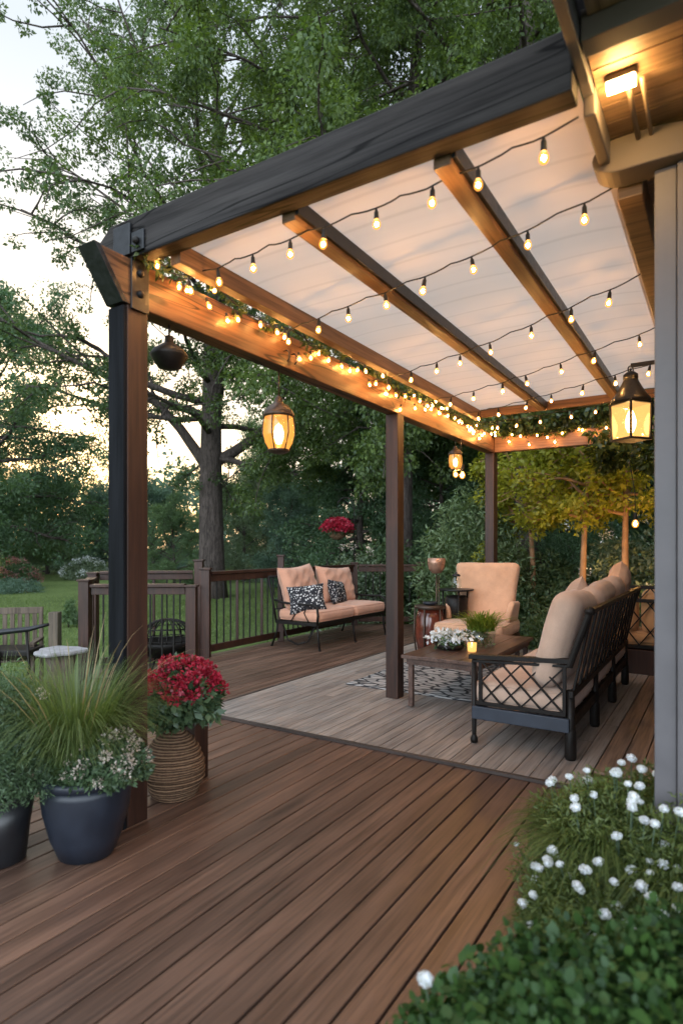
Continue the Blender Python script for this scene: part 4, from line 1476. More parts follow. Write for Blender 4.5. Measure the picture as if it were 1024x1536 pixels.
mb = MB(); mb.lathe([(0.048, 0.146), (0.05, 0.16), (0.03, 0.175), (0.012, 0.18), (0.014, 0.195), (0.0, 0.20)], 22); mb.build('lid', M['steel'], jr, smooth=True)
sb = thing('copper_brazier', 'copper bowl on a tall thin stand beside the middle post', 'brazier', (1.16, 7.42, PLZ))
mb = MB(); mb.lathe([(0.02, 0.99), (0.06, 1.0), (0.095, 1.05), (0.108, 1.12), (0.108, 1.18), (0.100, 1.18), (0.09, 1.10), (0.0, 1.02)], 26); mb.build('bowl', M['copper'], sb, smooth=True)
mb = MB(); mb.tube([(0, 0, 0.02), (0, 0, 0.99)], 0.010, 8); mb.tube([(0.03, 0, 0.02), (0.03, 0, 0.97)], 0.007, 8); mb.build('stand', M['bronze'], sb, smooth=True)
mb = MB(); mb.lathe([(0.13, 0.0), (0.13, 0.012), (0.03, 0.025), (0.0, 0.026)], 20); mb.build('foot', M['bronze'], sb, smooth=True)
dm = thing('drum_stool', 'amber and black glazed drum stool below the copper bowl', 'stool', (1.03, 7.05, PLZ))
mb = MB(); mb.lathe([(0.10, 0.10), (0.15, 0.14), (0.175, 0.30), (0.165, 0.50), (0.14, 0.60)], 28); mb.build('body', M['amber'], dm, smooth=True)
mb = MB(); mb.lathe([(0.0, 0.60), (0.17, 0.602), (0.185, 0.615), (0.18, 0.64), (0.0, 0.645)], 28); mb.build('top', M['bronze'], dm, smooth=True)
for k in range(6):
    a = 2 * PI * k / 6
    mb = MB(); mb.tube([(0.175 * math.cos(a), 0.175 * math.sin(a), 0.61), (0.19 * math.cos(a), 0.19 * math.sin(a), 0.3), (0.15 * math.cos(a), 0.15 * math.sin(a), 0.0)], 0.010, 8); mb.build('leg', M['bronze'], dm, smooth=True)
ds = thing('blue_dish', 'small blue-grey dish lying on the drum stool', 'dish', (1.03, 7.05, PLZ + 0.646))
mb = MB(); mb.lathe([(0.05, 0.0), (0.085, 0.012), (0.09, 0.03), (0.08, 0.034), (0.0, 0.026)], 22); mb.build('body', M['bluepot'], ds, smooth=True)


# ------------------------------------------------------------------ potted plants
def pot(name, label, loc, prof, mat, soil_z, soil_r, rim=None):
    o = thing(name, label, 'plant pot', loc)
    mb = MB(); mb.lathe(prof, 40); mb.build('body', mat, o, smooth=True)
    if rim:
        mb = MB(); mb.lathe(rim, 40); mb.build('rim', mat, o, smooth=True)
    mb = MB(); mb.lathe([(0.0, soil_z + 0.012), (soil_r * 0.5, soil_z + 0.012), (soil_r, soil_z)], 24); mb.build('soil', M['soil'], o, smooth=True)
    return o


PB = (-1.115, 2.66, 0.0)
pot('plant_pot', 'round slate blue pot of golden grass at the near post', PB,
    [(0.10, 0.0), (0.115, 0.004), (0.150, 0.09), (0.178, 0.20), (0.188, 0.29), (0.187, 0.325)], M['bluepot'], 0.325, 0.176,
    [(0.188, 0.326), (0.199, 0.330), (0.202, 0.352), (0.197, 0.365), (0.183, 0.362), (0.177, 0.33)])
PK = (-1.46, 2.60, 0.0)
pot('plant_pot', 'tall black pot of feathery greens at the deck edge', PK,
    [(0.095, 0.0), (0.10, 0.004), (0.115, 0.14), (0.135, 0.27)], M['blackpot'], 0.255, 0.128,
    [(0.136, 0.271), (0.15, 0.274), (0.152, 0.295), (0.145, 0.30), (0.132, 0.296), (0.13, 0.26)])
rn = np.random.default_rng(77)


def tuft(n, spread, l0, l1, width, droop, lean_max, z, rn, lean_pow=0.6):
    az = rn.uniform(0, 2 * PI, n); lean = rn.random(n) ** lean_pow * lean_max
    d = np.stack([np.cos(az) * np.sin(lean), np.sin(az) * np.sin(lean), np.cos(lean)], 1)
    rad = spread * rn.random(n) ** 0.5
    base = np.stack([np.cos(az) * rad, np.sin(az) * rad, np.full(n, z)], 1)
    return base, d, l0 + (l1 - l0) * rn.random(n), np.full(n, width) * (0.6 + 0.8 * rn.random(n)), droop * (0.4 + 1.2 * rn.random(n))


og = thing('ornamental_grass', 'arching golden green ornamental grass in the blue pot', 'grass plant', (PB[0] - 0.05, PB[1], 0))
b, d, l, w, dr = tuft(3000, 0.115, 0.26, 0.70, 0.0042, 0.50, 0.27, 0.34, rn)
place('foliage', blades_mesh('grass_blades', b, d, l, w, dr, M['blade_gold'], 7), og)
b, d, l, w, dr = tuft(24, 0.08, 0.62, 0.92, 0.0060, 0.30, 0.5, 0.34, rn)
place('seed_stalks', blades_mesh('grass_stalks', b, d, l, w, dr, leaf_mat('straw_stalks', (0.30, 0.20, 0.10), (0.50, 0.38, 0.22), 0.3), 7), og)


def mound(name, label, cat, loc, r, h, nclump, per, size, mat, blooms=None, ratio=0.45, zbase=0.0, flat=0.8, seed=1, group=None, droop=0.1, stems=6):
    rn = np.random.default_rng(seed)
    o = thing(name, label, cat, loc, 0, group)
    d = rand_unit(rn, nclump)
    d[:, 2] = np.abs(d[:, 2])
    rad = 0.45 + 0.55 * rn.random(nclump) ** 0.6
    cl = np.stack([d[:, 0] * r * rad, d[:, 1] * r * rad, zbase + 0.15 * h + d[:, 2] * h * 0.85 * rad, np.full(nclump, r * 0.22)], 1)
    p, a, nn, l = blob_leaves(rn, cl, per, size, flat, droop)
    place('foliage', leaves_mesh(name + '_leaves', p, a, nn, l, ratio, mat), o)
    mb = MB()
    for k in range(stems):
        c = cl[rn.integers(nclump)]
        mb.tube([(c[0] * 0.05, c[1] * 0.05, zbase - 0.01), (c[0] * 0.5, c[1] * 0.5, (c[2] + zbase) * 0.5), (c[0] * 0.9, c[1] * 0.9, c[2] * 0.9)], [0.012 * r / 0.3, 0.008 * r / 0.3, 0.004 * r / 0.3], 6)
    mb.build('stem', M['bark'], o, smooth=True)
    if blooms:
        nb, per_b, bs, bmat, br = blooms
        d = rand_unit(rn, nb); d[:, 2] = np.abs(d[:, 2]) * 0.8 + 0.15
        d = unit(d)
        c = np.stack([d[:, 0] * r * 1.05, d[:, 1] * r * 1.05, zbase + 0.15 * h + d[:, 2] * h * 0.98, np.full(nb, br)], 1)
        p, a, nn, l = blob_leaves(rn, c, per_b, bs, 0.8, -0.2, 1.0)
        place('blossoms', leaves_mesh(name + '_blossoms', p, a, nn, l, 0.75, bmat), o)
    return o


mound('flowering_plant', 'low plant with tiny pale blossoms spilling from the blue pot', 'plant', (PB[0] + 0.10, PB[1] - 0.04, 0.33), 0.165, 0.19, 190, 60, 0.024, M['leaf_pot'], (44, 46, 0.011, M['pinkp'], 0.024), seed=5)
mound('feathery_plant', 'feathery grey green plant filling the black pot', 'plant', (PK[0], PK[1], 0.25), 0.29, 0.50, 560, 110, 0.018, M['leaf_pot'], (10, 30, 0.009, M['pinkp'], 0.018), 0.22, seed=6)
mound('garden_shrub', 'dense leafy shrub at the deck edge behind the black pot', 'shrub', (-2.30, 3.45, GROUND), 0.42, 1.02, 160, 60, 0.045, M['leaf_shrub'], (10, 20, 0.014, M['pinkp'], 0.03), seed=7)
mound('garden_shrub', 'low dark shrub on the lawn side of the deck beyond the grass', 'shrub', (-2.75, 4.9, GROUND), 0.50, 0.78, 150, 50, 0.05, M['leaf_mid'], None, seed=8)
og2 = thing('tall_weeds', 'thin straw coloured weeds standing left of the golden grass', 'grass plant', (-2.45, 4.2, GROUND))
b, d, l, w, dr = tuft(340, 0.42, 0.7, 1.25, 0.006, 0.25, 0.35, 0.0, rn)
place('foliage', blades_mesh('weed_blades', b, d, l, w, dr, M['blade_gold'], 6), og2)

# woven vase with red flowers
PV = (-0.905, 3.29, 0.0)
vz = thing('woven_vase', 'round bellied woven brown vase beside the near post', 'vase', PV)
prof = []
for i in range(61):
    f = i / 60
    z = 0.345 * f
    r = 0.118 + 0.040 * math.sin(min(1, f / 0.40) * PI * 0.5) if f < 0.40 else 0.158 * (1 - ((f - 0.40) / 0.60) ** 2.3 * 0.60)
    r += 0.0045 * math.sin(f * 2 * PI * 12)
    prof.append((r, z))
prof += [(0.062, 0.355), (0.068, 0.366), (0.058, 0.368), (0.05, 0.33)]


def wob(r, z, an):
    return r + 0.004 * math.sin(z * 90 + 1.5 * math.sin(an)) * math.sin(an * 2 + z * 20) + 0.004 * math.sin(an * 3 + z * 12)


mb = MB(); mb.lathe(prof, 48, wob=wob); mb.build('body', M['weave'], vz, smooth=True)
rf = mound('red_flowers', 'big dome of bright red flowers in the woven vase', 'flowers', (PV[0] + 0.03, PV[1] + 0.02, 0.35), 0.19, 0.34, 110, 30, 0.055, M['leaf_pot'], None, 0.5, seed=12)
rn = np.random.default_rng(15)
nb = 150
d = rand_unit(rn, nb); d[:, 2] = np.abs(d[:, 2]) * 0.9 + 0.1
jt = 0.80 + 0.34 * rn.random(nb)
c = np.stack([d[:, 0] * 0.205 * jt, d[:, 1] * 0.205 * jt, 0.18 + d[:, 2] * 0.185 * jt, 0.016 + 0.012 * rn.random(nb)], 1)
p, a, nn, l = blob_leaves(rn, c, 28, 0.020, 0.8, -0.2, 1.0)
place('blossoms', leaves_mesh('red_blossoms', p, a, nn, l, 0.8, M['red']), rf)
# short timber stump behind the vase
wb = thing('timber_block', 'square brown timber block standing behind the woven vase', 'wood block', (-0.85, 3.52, 0), -TH)
mb = MB(); mb.box(-0.055, 0.055, -0.055, 0.055, 0.0, 0.40); mb.build('block', M['post'], wb, bevel=0.006)
mb = MB(); mb.box(-0.065, 0.065, -0.065, 0.065, 0.401, 0.42); mb.build('cap', M['post'], wb, bevel=0.004)

# ------------------------------------------------------------------ right foreground plants
wf = thing('white_flower_bush', 'sprawling fine-leaved bush with round white flower heads', 'flowering bush', (0.92, 2.16, 0))
rn = np.random.default_rng(31)
allb = []
for (cx, cy, z, n, sp, l0, l1) in ((0.05, 0.10, 0.28, 1500, 0.21, 0.08, 0.17), (0.24, -0.10, 0.26, 1500, 0.21, 0.08, 0.17), (-0.10, -0.14, 0.10, 1200, 0.13, 0.07, 0.13), (0.28, 0.18, 0.28, 2000, 0.19, 0.08, 0.17), (0.12, -0.26, 0.10, 1200, 0.14, 0.08, 0.14)):
    b, d, l, w, dr = tuft(n, sp, l0, l1, 0.0055, 0.9, 1.5, z, rn, 0.7)
    b[:, 0] += cx; b[:, 1] += cy
    allb.append((b, d, l, w, dr))
b, d, l, w, dr = [np.concatenate(x) for x in zip(*allb)]
place('foliage', blades_mesh('white_bush_blades', b, d, l, w, dr, M['blade_green'], 5), wf)
cl = []
for k in range(1700):
    cx, cy, r0, h0 = [(0.05, 0.10, 0.30, 0.45), (0.24, -0.10, 0.29, 0.43), (-0.10, -0.15, 0.21, 0.24), (0.26, 0.16, 0.27, 0.45), (0.14, -0.25, 0.23, 0.26)][k % 5]
    dd = rand_unit(rn, 1)[0]; dd[2] = abs(dd[2])
    q = 0.72 + 0.28 * rn.random()
    cl.append((cx + dd[0] * r0 * q, cy + dd[1] * r0 * q, 0.03 + dd[2] * h0 * q, 0.05))
p, a, nn, l = blob_leaves(rn, np.array(cl), 46, 0.024, 0.9, 0.1)
place('small_leaves', leaves_mesh('white_bush_leaves', p, a, nn, l, 0.22, M['leaf_feather']), wf)
heads = []
rr = random.Random(3)
# one flower head mesh, 3 variants
HEADS = []
for k in range(3):
    rnk = np.random.default_rng(60 + k)
    n = 190
    dd = rand_unit(rnk, n); dd[:, 2] = dd[:, 2] * 0.85 + 0.1
    pos = dd * 0.021
    HEADS.append(leaves_mesh('flower_head', pos, dd * 0.8 + rand_unit(rnk, n) * 0.5, rand_unit(rnk, n), 0.008 + rnk.random(n) * 0.006, 0.9, M['whitep'], 0.1, 0.55))
HEART = MB().ball((0, 0, 0.002), 0.0215, 0.0215, 0.020, 12, 8).mesh('flower_heart', M['white'], True)
spots = []
for k in range(100):
    cx, cy, r0, h0 = rr.choice([(0.05, 0.10, 0.32, 0.45), (0.24, -0.10, 0.31, 0.43), (0.15, 0.05, 0.30, 0.47), (0.26, 0.16, 0.29, 0.47), (0.14, -0.24, 0.25, 0.27), (-0.10, -0.14, 0.23, 0.25)])
    az = rr.uniform(PI * 0.75, 2 * PI); el = rr.uniform(0.2, 1.45)
    spots.append((cx + r0 * math.cos(az) * math.cos(el), cy + r0 * math.sin(az) * math.cos(el), 0.06 + h0 * math.sin(el)))
spots += [(-0.31, -0.12, 0.14), (-0.30, -0.17, 0.10), (-0.22, -0.15, 0.10), (-0.24, -0.20, 0.06), (-0.19, -0.26, 0.03), (-0.16, -0.24, 0.16), (0.02, -0.38, 0.20), (0.10, -0.40, 0.16), (0.18, -0.36, 0.26), (0.26, -0.32, 0.28), (0.06, -0.36, 0.10), (0.22, -0.42, 0.20)]
mb = MB()
for i, q in enumerate(spots):
    sc = rr.uniform(0.36, 0.66)
    fl = place('flower', HEADS[i % 3], wf, q, (rr.uniform(-0.4, 0.4), rr.uniform(-0.4, 0.4), rr.uniform(0, 6)), (sc, sc, sc * 0.88))
    place('flower_heart', HEART, fl)
    mb.tube([(q[0] * 0.6 + 0.05, q[1] * 0.6, 0.02), (q[0] * 0.85 + 0.01, q[1] * 0.85, q[2] * 0.6), q], [0.003, 0.0025, 0.002], 5)
mb.build('stem', M['leaf_pot'], wf, smooth=True)

fb = thing('leafy_bush', 'dark glossy round-leaved bush low in the near corner', 'bush', (0.785, 1.20, 0))
rn = np.random.default_rng(41)
cl = []
for k in range(4200):
    x = rn.uniform(-0.68, 0.78); y = rn.uniform(-0.40, 0.24)
    e = max(0.0, 1 - abs((x - 0.06) / 0.76) ** 2.6 - (y / 0.50) ** 2 * 0.5)
    top = 0.05 + 0.44 * e ** 0.55
    cl.append((x, y, top * (0.35 + 0.65 * rn.random() ** 0.45), 0.055))
p, a, nn, l = blob_leaves(rn, np.array(cl), 20, 0.023, 0.8, 0.05, 0.8)
nn[:, 2] += 0.8
l = l * (0.55 + 0.9 * rn.random(len(l)) ** 1.5)
n = len(p)
# six-point rounded leaves
axu = unit(a); side = unit(np.cross(axu, nn)); up = np.cross(side, axu)
ln = l[:, None]
pts = [p, p + axu * ln * 0.28 + side * ln * 0.34 + up * ln * 0.08, p + axu * ln * 0.66 + side * ln * 0.30 + up * ln * 0.08, p + axu * ln, p + axu * ln * 0.66 - side * ln * 0.30 + up * ln * 0.08, p + axu * ln * 0.28 - side * ln * 0.34 + up * ln * 0.08]
v = np.stack(pts, 1).reshape(-1, 3)
q6 = np.arange(6 * n, dtype=np.int32).reshape(n, 6)
place('foliage', raw_mesh('leafy_bush_leaves', v, q6, M['leaf_bush']), fb)
mb = MB()
for k in range(14):
    x = rn.uniform(-0.45, 0.6); y = rn.uniform(-0.3, 0.2)
    mb.tube([(x * 0.7, y * 0.7, 0.0), (x, y, 0.2), (x * 1.05, y, 0.38)], [0.008, 0.006, 0.003], 6)
mb.build('stem', M['bark'], fb, smooth=True)
wfl = thing('white_flower', 'single white flower head at the left edge of the glossy bush', 'flower', (0.19, 1.38, 0))
bo = place('blossom', HEADS[0], wfl, (0, 0, 0.355), (0, 0, 0), (0.62, 0.62, 0.58))
place('flower_heart', HEART, bo)
mb = MB(); mb.tube([(0.1, -0.05, 0.0), (0.03, -0.02, 0.2), (0, 0, 0.345)], 0.003, 6); mb.build('stem', M['leaf_pot'], wfl, smooth=True)


# ------------------------------------------------------------------ trees
def limb(rng, p, d, length, nseg, wander, lift):
    pts = [Vector(p)]
    d = Vector(d).normalized()
    for i in range(nseg):
        d = (d + Vector((rng.gauss(0, wander), rng.gauss(0, wander), rng.gauss(0, wander) + lift))).normalized()
        pts.append(pts[-1] + d * (length / nseg))
    return pts


def make_tree(seed, H, r0, cb, spread, n_limb, n_sub, n_twig, per, leaf, mat, droop=0.25, elev=(0.2, 0.9), clump=0.45, shape='oak', lean=0.02, ratio=0.55, flat=0.8, forks=(), thin=1.0):
    """returns (trunk mesh, crown mesh): trunk with limbs and branches, leaves spread around the twigs"""
    rng = random.Random(seed); rn = np.random.default_rng(seed)
    mb = MB()
    trunk = limb(rng, (0, 0, -0.15), (0, 0, 1), H * 0.93, 14, lean, 0.05)
    rad = [r0 * (1.25 if i == 0 else 1) * (1 - 0.9 * (i / 14)) ** 0.85 + 0.01 for i in range(15)]
    mb.tube(trunk, rad, 12)
    tips = []

    def at(poly, f):
        k = f * (len(poly) - 1); i = min(int(k), len(poly) - 2)
        return poly[i].lerp(poly[i + 1], k - i), (poly[i + 1] - poly[i]).normalized()
    jobs = []
    for k in range(n_limb):
        f = cb + (0.97 - cb) * (k + rng.random() * 0.7) / n_limb
        az = k * 2.399 + rng.uniform(-0.4, 0.4)
        g = (f - cb) / (1 - cb)
        if shape == 'oak': ln = spread * (0.55 + 0.9 * math.sin(PI * (0.18 + 0.72 * g))) * 0.72
        elif shape == 'cone': ln = spread * (1.05 - 0.9 * g)
        else: ln = spread * (0.75 + 0.35 * math.sin(PI * g))
        el = elev[0] + (elev[1] - elev[0]) * g
        jobs.append((f, az, el, ln * rng.uniform(0.75, 1.15), 0.5))
    for fk in forks:
        jobs.append(fk)
    for (f, az, el, ln, rk) in jobs:
        p, _ = at(trunk, f)
        d = Vector((math.cos(az) * math.cos(el), math.sin(az) * math.cos(el), math.sin(el)))
        lb_ = limb(rng, p, d, ln, 7, 0.13, 0.02 if droop < 0.4 else -0.03)
        rb = max(0.02, r0 * rk * (1 - f * 0.75) * (thin if rk == 0.5 else 1.0))
        mb.tube(lb_, [rb * (1 - 0.85 * i / 7) + 0.006 for i in range(8)], 8)
        for j in range(n_sub):
            ff = 0.28 + 0.72 * (j + rng.random()) / n_sub
            q, dq = at(lb_, min(0.999, ff))
            d2 = (dq + Vector((rng.gauss(0, 0.7), rng.gauss(0, 0.7), rng.gauss(0.05, 0.5)))).normalized()
            sb_ = limb(rng, q, d2, ln * rng.uniform(0.22, 0.42), 4, 0.2, -0.06 * droop * 4)
            mb.tube(sb_, [rb * 0.3 * (1 - 0.8 * i / 4) + 0.004 for i in range(5)], 5, caps=False)
            for m in range(n_twig):
                e, de = at(sb_, rng.uniform(0.3, 0.999))
                tips.append((e.x + rng.gauss(0, clump * 0.6), e.y + rng.gauss(0, clump * 0.6), e.z + rng.gauss(0, clump * 0.4), clump * rng.uniform(0.6, 1.2)))
    p, a, nn, l = blob_leaves(rn, np.array(tips), per, leaf, flat, droop, 0.6)
    return mb.mesh('trunk', M['bark'], True), leaves_mesh('crown', p, a, nn, l, ratio, mat)


def tree(meshes, label, loc, k=1.0, rz=0.0, group=None, name='tree', kz=None, cat='tree'):
    o = thing(name, label, cat, loc, rz, group)
    o.scale = (k, k, kz or k)
    place('trunk', meshes[0], o); place('crown', meshes[1], o)
    return o


def gx(px, Z):
    return (px - 512) / F * Z


def ground_z(y):
    return GROUND + 0.004 * max(0, y - 18)


# the big shade tree on the lawn with the forked trunk
oak = make_tree(101, 20.5, 0.46, 0.26, 7.2, 40, 11, 4, 58, 0.108, M['leaf_oak'], 0.3, (0.0, 1.0), 0.27, 'oak', 0.010,
                forks=((0.235, PI * 0.97, 0.95, 6.5, 0.55), (0.25, 0.12, 0.62, 6.0, 0.55), (0.33, 2.8, 0.45, 6.5, 0.4), (0.36, 3.3, 0.2, 8.0, 0.4)), thin=0.6)
tree(oak, 'tall shade tree with a forked trunk on the lawn behind the railing', (gx(318, 21), 21, ground_z(21)), 1.0, 0.0, name='shade_tree')
# dense overhanging tree, right of centre, trunk showing above the front beam
mp = make_tree(202, 19.0, 0.30, 0.30, 5.6, 44, 11, 4, 150, 0.080, M['leaf_maple'], 0.7, (-0.2, 0.8), 0.34, 'full', 0.01, flat=0.9, thin=0.55)
tree(mp, 'large dense tree overhanging the pergola, dark trunk above the front beam', (gx(790, 12.0), 12.0, ground_z(12)), 1.0, 0.6, name='overhanging_tree')
tree(mp, 'dense tree overhanging left of the one with the dark trunk, above the beam', (gx(600, 14.5), 14.5, ground_z(16)), 1.05, 2.9, name='overhanging_tree')
tree(mp, 'dense tree standing farthest back of the overhanging ones', (gx(745, 18.5), 18.5, ground_z(18)), 1.12, 4.6, name='overhanging_tree')
# prototypes for the wood
broad = make_tree(303, 12.0, 0.22, 0.16, 4.2, 28, 9, 4, 60, 0.13, M['leaf_mid'], 0.3, (-0.1, 0.9), 0.50, 'oak')
broad_d = (broad[0], broad[1].copy()); broad_d[1].materials[0] = M['leaf_dark']
hem = make_tree(404, 13.0, 0.22, 0.05, 4.6, 40, 9, 4, 60, 0.115, M['leaf_dark'], 0.7, (-0.15, 0.35), 0.46, 'cone', flat=0.6)
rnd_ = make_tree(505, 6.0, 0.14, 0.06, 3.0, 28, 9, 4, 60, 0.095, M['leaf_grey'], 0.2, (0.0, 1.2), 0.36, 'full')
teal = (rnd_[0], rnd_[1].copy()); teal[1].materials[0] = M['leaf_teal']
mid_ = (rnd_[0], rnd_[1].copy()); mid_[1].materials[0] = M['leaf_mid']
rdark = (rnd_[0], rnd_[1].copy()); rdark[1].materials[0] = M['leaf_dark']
HT = {}
for pr_ in (broad, broad_d, hem, rnd_, teal, mid_, rdark):
    zz_ = np.empty(len(pr_[1].vertices) * 3, dtype=np.float32); pr_[1].vertices.foreach_get('co', zz_)
    HT[id(pr_)] = float(np.percentile(zz_[2::3], 99.5))
WOOD = [
    # px, Z, top y, proto, label
    (-115, 23, 570, broad, 'tall leafy tree cut by the left edge of the view'),
    (-10, 34, 575, broad, 'mid-height leafy tree at the left edge above the lit flower bed'),
    (72, 38, 690, rnd_, 'rounded grey green tree at the far edge of the lawn left of the near post'),
    (-25, 31, 690, mid_, 'dark bushy tree rising behind the lit flower bed'),
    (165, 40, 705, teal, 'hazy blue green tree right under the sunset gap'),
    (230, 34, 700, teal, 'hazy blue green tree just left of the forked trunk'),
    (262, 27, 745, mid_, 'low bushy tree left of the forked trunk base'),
    (365, 30, 690, rnd_, 'grey green tree right of the forked trunk'),
    (400, 33, 625, broad, 'mid green tree behind the caged lantern'),
    (440, 25, 700, teal, 'blue green bushy tree below the caged lantern'),
    (540, 19, 560, hem, 'dark drooping evergreen behind the hanging red flowers'),
    (610, 24, 520, broad_d, 'dark tree behind the middle post'),
    (665, 17, 610, broad_d, 'dark tree right of the middle post'),
    (735, 20, 560, hem, 'dark evergreen behind the back post'),
    (820, 15, 610, broad_d, 'dark tree behind the yellow lit trees'),
    (905, 18, 560, broad_d, 'tall dark tree behind the back beam end'),
    (985, 13, 620, rdark, 'dark bushy tree behind the right-hand lantern'),
    (700, 13.5, 770, rdark, 'low dark bushy tree behind the willow-like shrub'),
    (860, 11.5, 790, rdark, 'low dark bushy tree behind the armchair'),
]
for i, (px, Z, ty, proto, lab) in enumerate(WOOD):
    hgt = (820 - ty) / F * Z + H_CAM - ground_z(Z)
    k = hgt / HT[id(proto)]
    if proto in (rnd_, teal, mid_, rdark): k = max(k, 0.3)
    tree(proto, lab, (gx(px, Z), Z, ground_z(Z)), k * 1.0, i * 1.7, 'trees of the wood beyond the deck', kz=k, name='wood_tree')
# trees at the sides, outside the photograph's frame but around the garden
for i, (x, y, k) in enumerate(((-16, 13, 1.0), (9, 10, 0.9), (-17, 30, 1.2), (14, 18, 1.2))):
    tree(broad_d, 'dark leafy tree of the wood around the garden, off to the side', (x, y, ground_z(y)), k, i, 'side trees round the garden', name='wood_tree')

# far wood closing the horizon: one mass
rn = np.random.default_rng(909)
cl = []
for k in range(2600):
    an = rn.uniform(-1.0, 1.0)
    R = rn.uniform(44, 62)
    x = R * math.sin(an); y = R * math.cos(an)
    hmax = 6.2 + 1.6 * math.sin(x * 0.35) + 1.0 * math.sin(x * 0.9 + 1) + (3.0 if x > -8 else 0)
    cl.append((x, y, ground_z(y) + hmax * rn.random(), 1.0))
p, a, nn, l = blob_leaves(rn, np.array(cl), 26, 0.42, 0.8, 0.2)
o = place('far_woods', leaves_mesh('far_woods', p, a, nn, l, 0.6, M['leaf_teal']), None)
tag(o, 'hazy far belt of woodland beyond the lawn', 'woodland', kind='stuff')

# ------------------------------------------------------------------ shrubs around the deck
mound('willow_shrub', 'pale willow-leaved shrub between the middle and back posts', 'shrub', (2.25, 10.1, GROUND), 1.0, 2.7, 330, 70, 0.10, M['leaf_willow'], None, 0.26, seed=61, droop=0.1, stems=10)
mound('garden_shrub', 'rounded dark shrub right behind the armchair', 'shrub', (3.2, 9.4, GROUND), 0.8, 1.6, 160, 50, 0.08, M['leaf_shrub'], None, seed=62)
mound('garden_shrub', 'low green shrub between the armchair and the sofa', 'shrub', (2.85, 7.95, GROUND), 0.5, 1.05, 130, 50, 0.06, M['leaf_mid'], None, seed=63)
mound('garden_shrub', 'leafy shrub with white blossoms behind the sofa back', 'shrub', (4.3, 8.9, GROUND), 0.9, 2.0, 180, 50, 0.08, M['leaf_grey'], (10, 40, 0.03, M['whitep'], 0.09), seed=64)
mound('garden_shrub', 'dark shrub behind the orange cushioned bench', 'shrub', (4.6, 7.6, GROUND), 0.8, 1.9, 170, 50, 0.07, M['leaf_shrub'], None, seed=65)
mound('garden_shrub', 'dark leafy shrub beyond the railing corner', 'shrub', (0.95, 12.2, GROUND), 1.0, 1.9, 200, 50, 0.09, M['leaf_shrub'], None, seed=66)
mound('flowering_shrub', 'shrub with pale pink blossoms showing over the railing top', 'shrub', (0.2, 11.8, GROUND), 0.9, 1.62, 180, 50, 0.07, M['leaf_grey'], (40, 26, 0.028, M['pinkp'], 0.07), seed=67)
mound('flowering_shrub', 'pale flowered low shrub left of the landing railing', 'shrub', (gx(128, 32), 32.0, ground_z(32)), 1.1, 1.05, 150, 50, 0.11, M['leaf_grey'], (40, 26, 0.06, M['whitep'], 0.16), seed=68)
mound('garden_shrub', 'feathery sapling standing alone on the lawn', 'shrub', (gx(104, 13.5), 13.5, GROUND), 0.18, 0.62, 60, 40, 0.06, M['leaf_mid'], None, 0.3, seed=69)
# lit flower bed at the far left of the lawn
fbz = mound('flower_bed', 'flower bed of muted red blossoms with one small light', 'flower bed', (gx(14, 25), 25.0, ground_z(25)), 1.15, 1.15, 150, 50, 0.10, M['leaf_shrub'], (60, 30, 0.05, petal_mat('coral_petals', (0.16, 0.05, 0.05), (0.38, 0.18, 0.16)), 0.13), seed=70)
for q in ((-0.35, -0.80, 0.85),):
    mb = MB(); mb.ball(q, 0.05, 0.05, 0.06, 10, 8); mb.build('garden_light', M['fairy'], fbz, smooth=True)
mound('garden_shrub', 'low grey cushion hedge in front of the lit flower bed', 'shrub', (gx(20, 23), 23.0, ground_z(23)), 1.0, 0.5, 130, 50, 0.06, M['leaf_teal'], None, seed=71)
mound('garden_shrub', 'small shrub with orange lit leaves behind the armchair', 'shrub', (gx(722, 9.2), 9.2, GROUND), 0.28, 1.95, 70, 40, 0.06, M['leaf_yellow_lit'], None, seed=72)

# the two small lit trees by the house
ys = make_tree(707, 3.7, 0.055, 0.66, 0.95, 18, 6, 3, 20, 0.080, M['leaf_yellow_lit'], 0.15, (0.25, 1.0), 0.12, 'full', 0.02)
M['bark_lit'] = simple('warm_lit_bark', (0.34, 0.20, 0.11), 0.7, 0, 0.2, 0.25, 7, 0.4)  # bark lightened to tan, the warm uplight put into its colour
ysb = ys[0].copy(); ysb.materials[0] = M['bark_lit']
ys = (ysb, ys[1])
tree(ys, 'small yellow lit tree with a lit trunk left of the hanging bulb', (gx(868, 8.7), 8.7, GROUND), 1.0, 0.4, 'yellow lit trees', name='small_tree')
tree(ys, 'small yellow lit tree with a thin bent trunk beside the hanging bulb', (gx(944, 8.3), 8.3, GROUND), 1.05, 2.6, 'yellow lit trees', name='small_tree')
tree(ys, 'small yellow lit tree tucked behind the back post', (gx(800, 9.6), 9.6, GROUND), 0.95, 4.4, 'yellow lit trees', name='small_tree')
eb = thing('pendant_bulb', 'long clear bulb hanging by a cord from the thin bent tree', 'light bulb', (gx(952, 7.7), 7.7, 1.72))
add_bulb(eb, (0, 0, 0), 0, 0, 1.9)
mb = MB(); mb.tube([(0, 0, 0.05), (0, 0.01, 0.3), (0.02, 0.2, 0.75), (0.0, 0.5, 0.95)], 0.005, 6); mb.build('cord', M['cable'], eb, smooth=True)
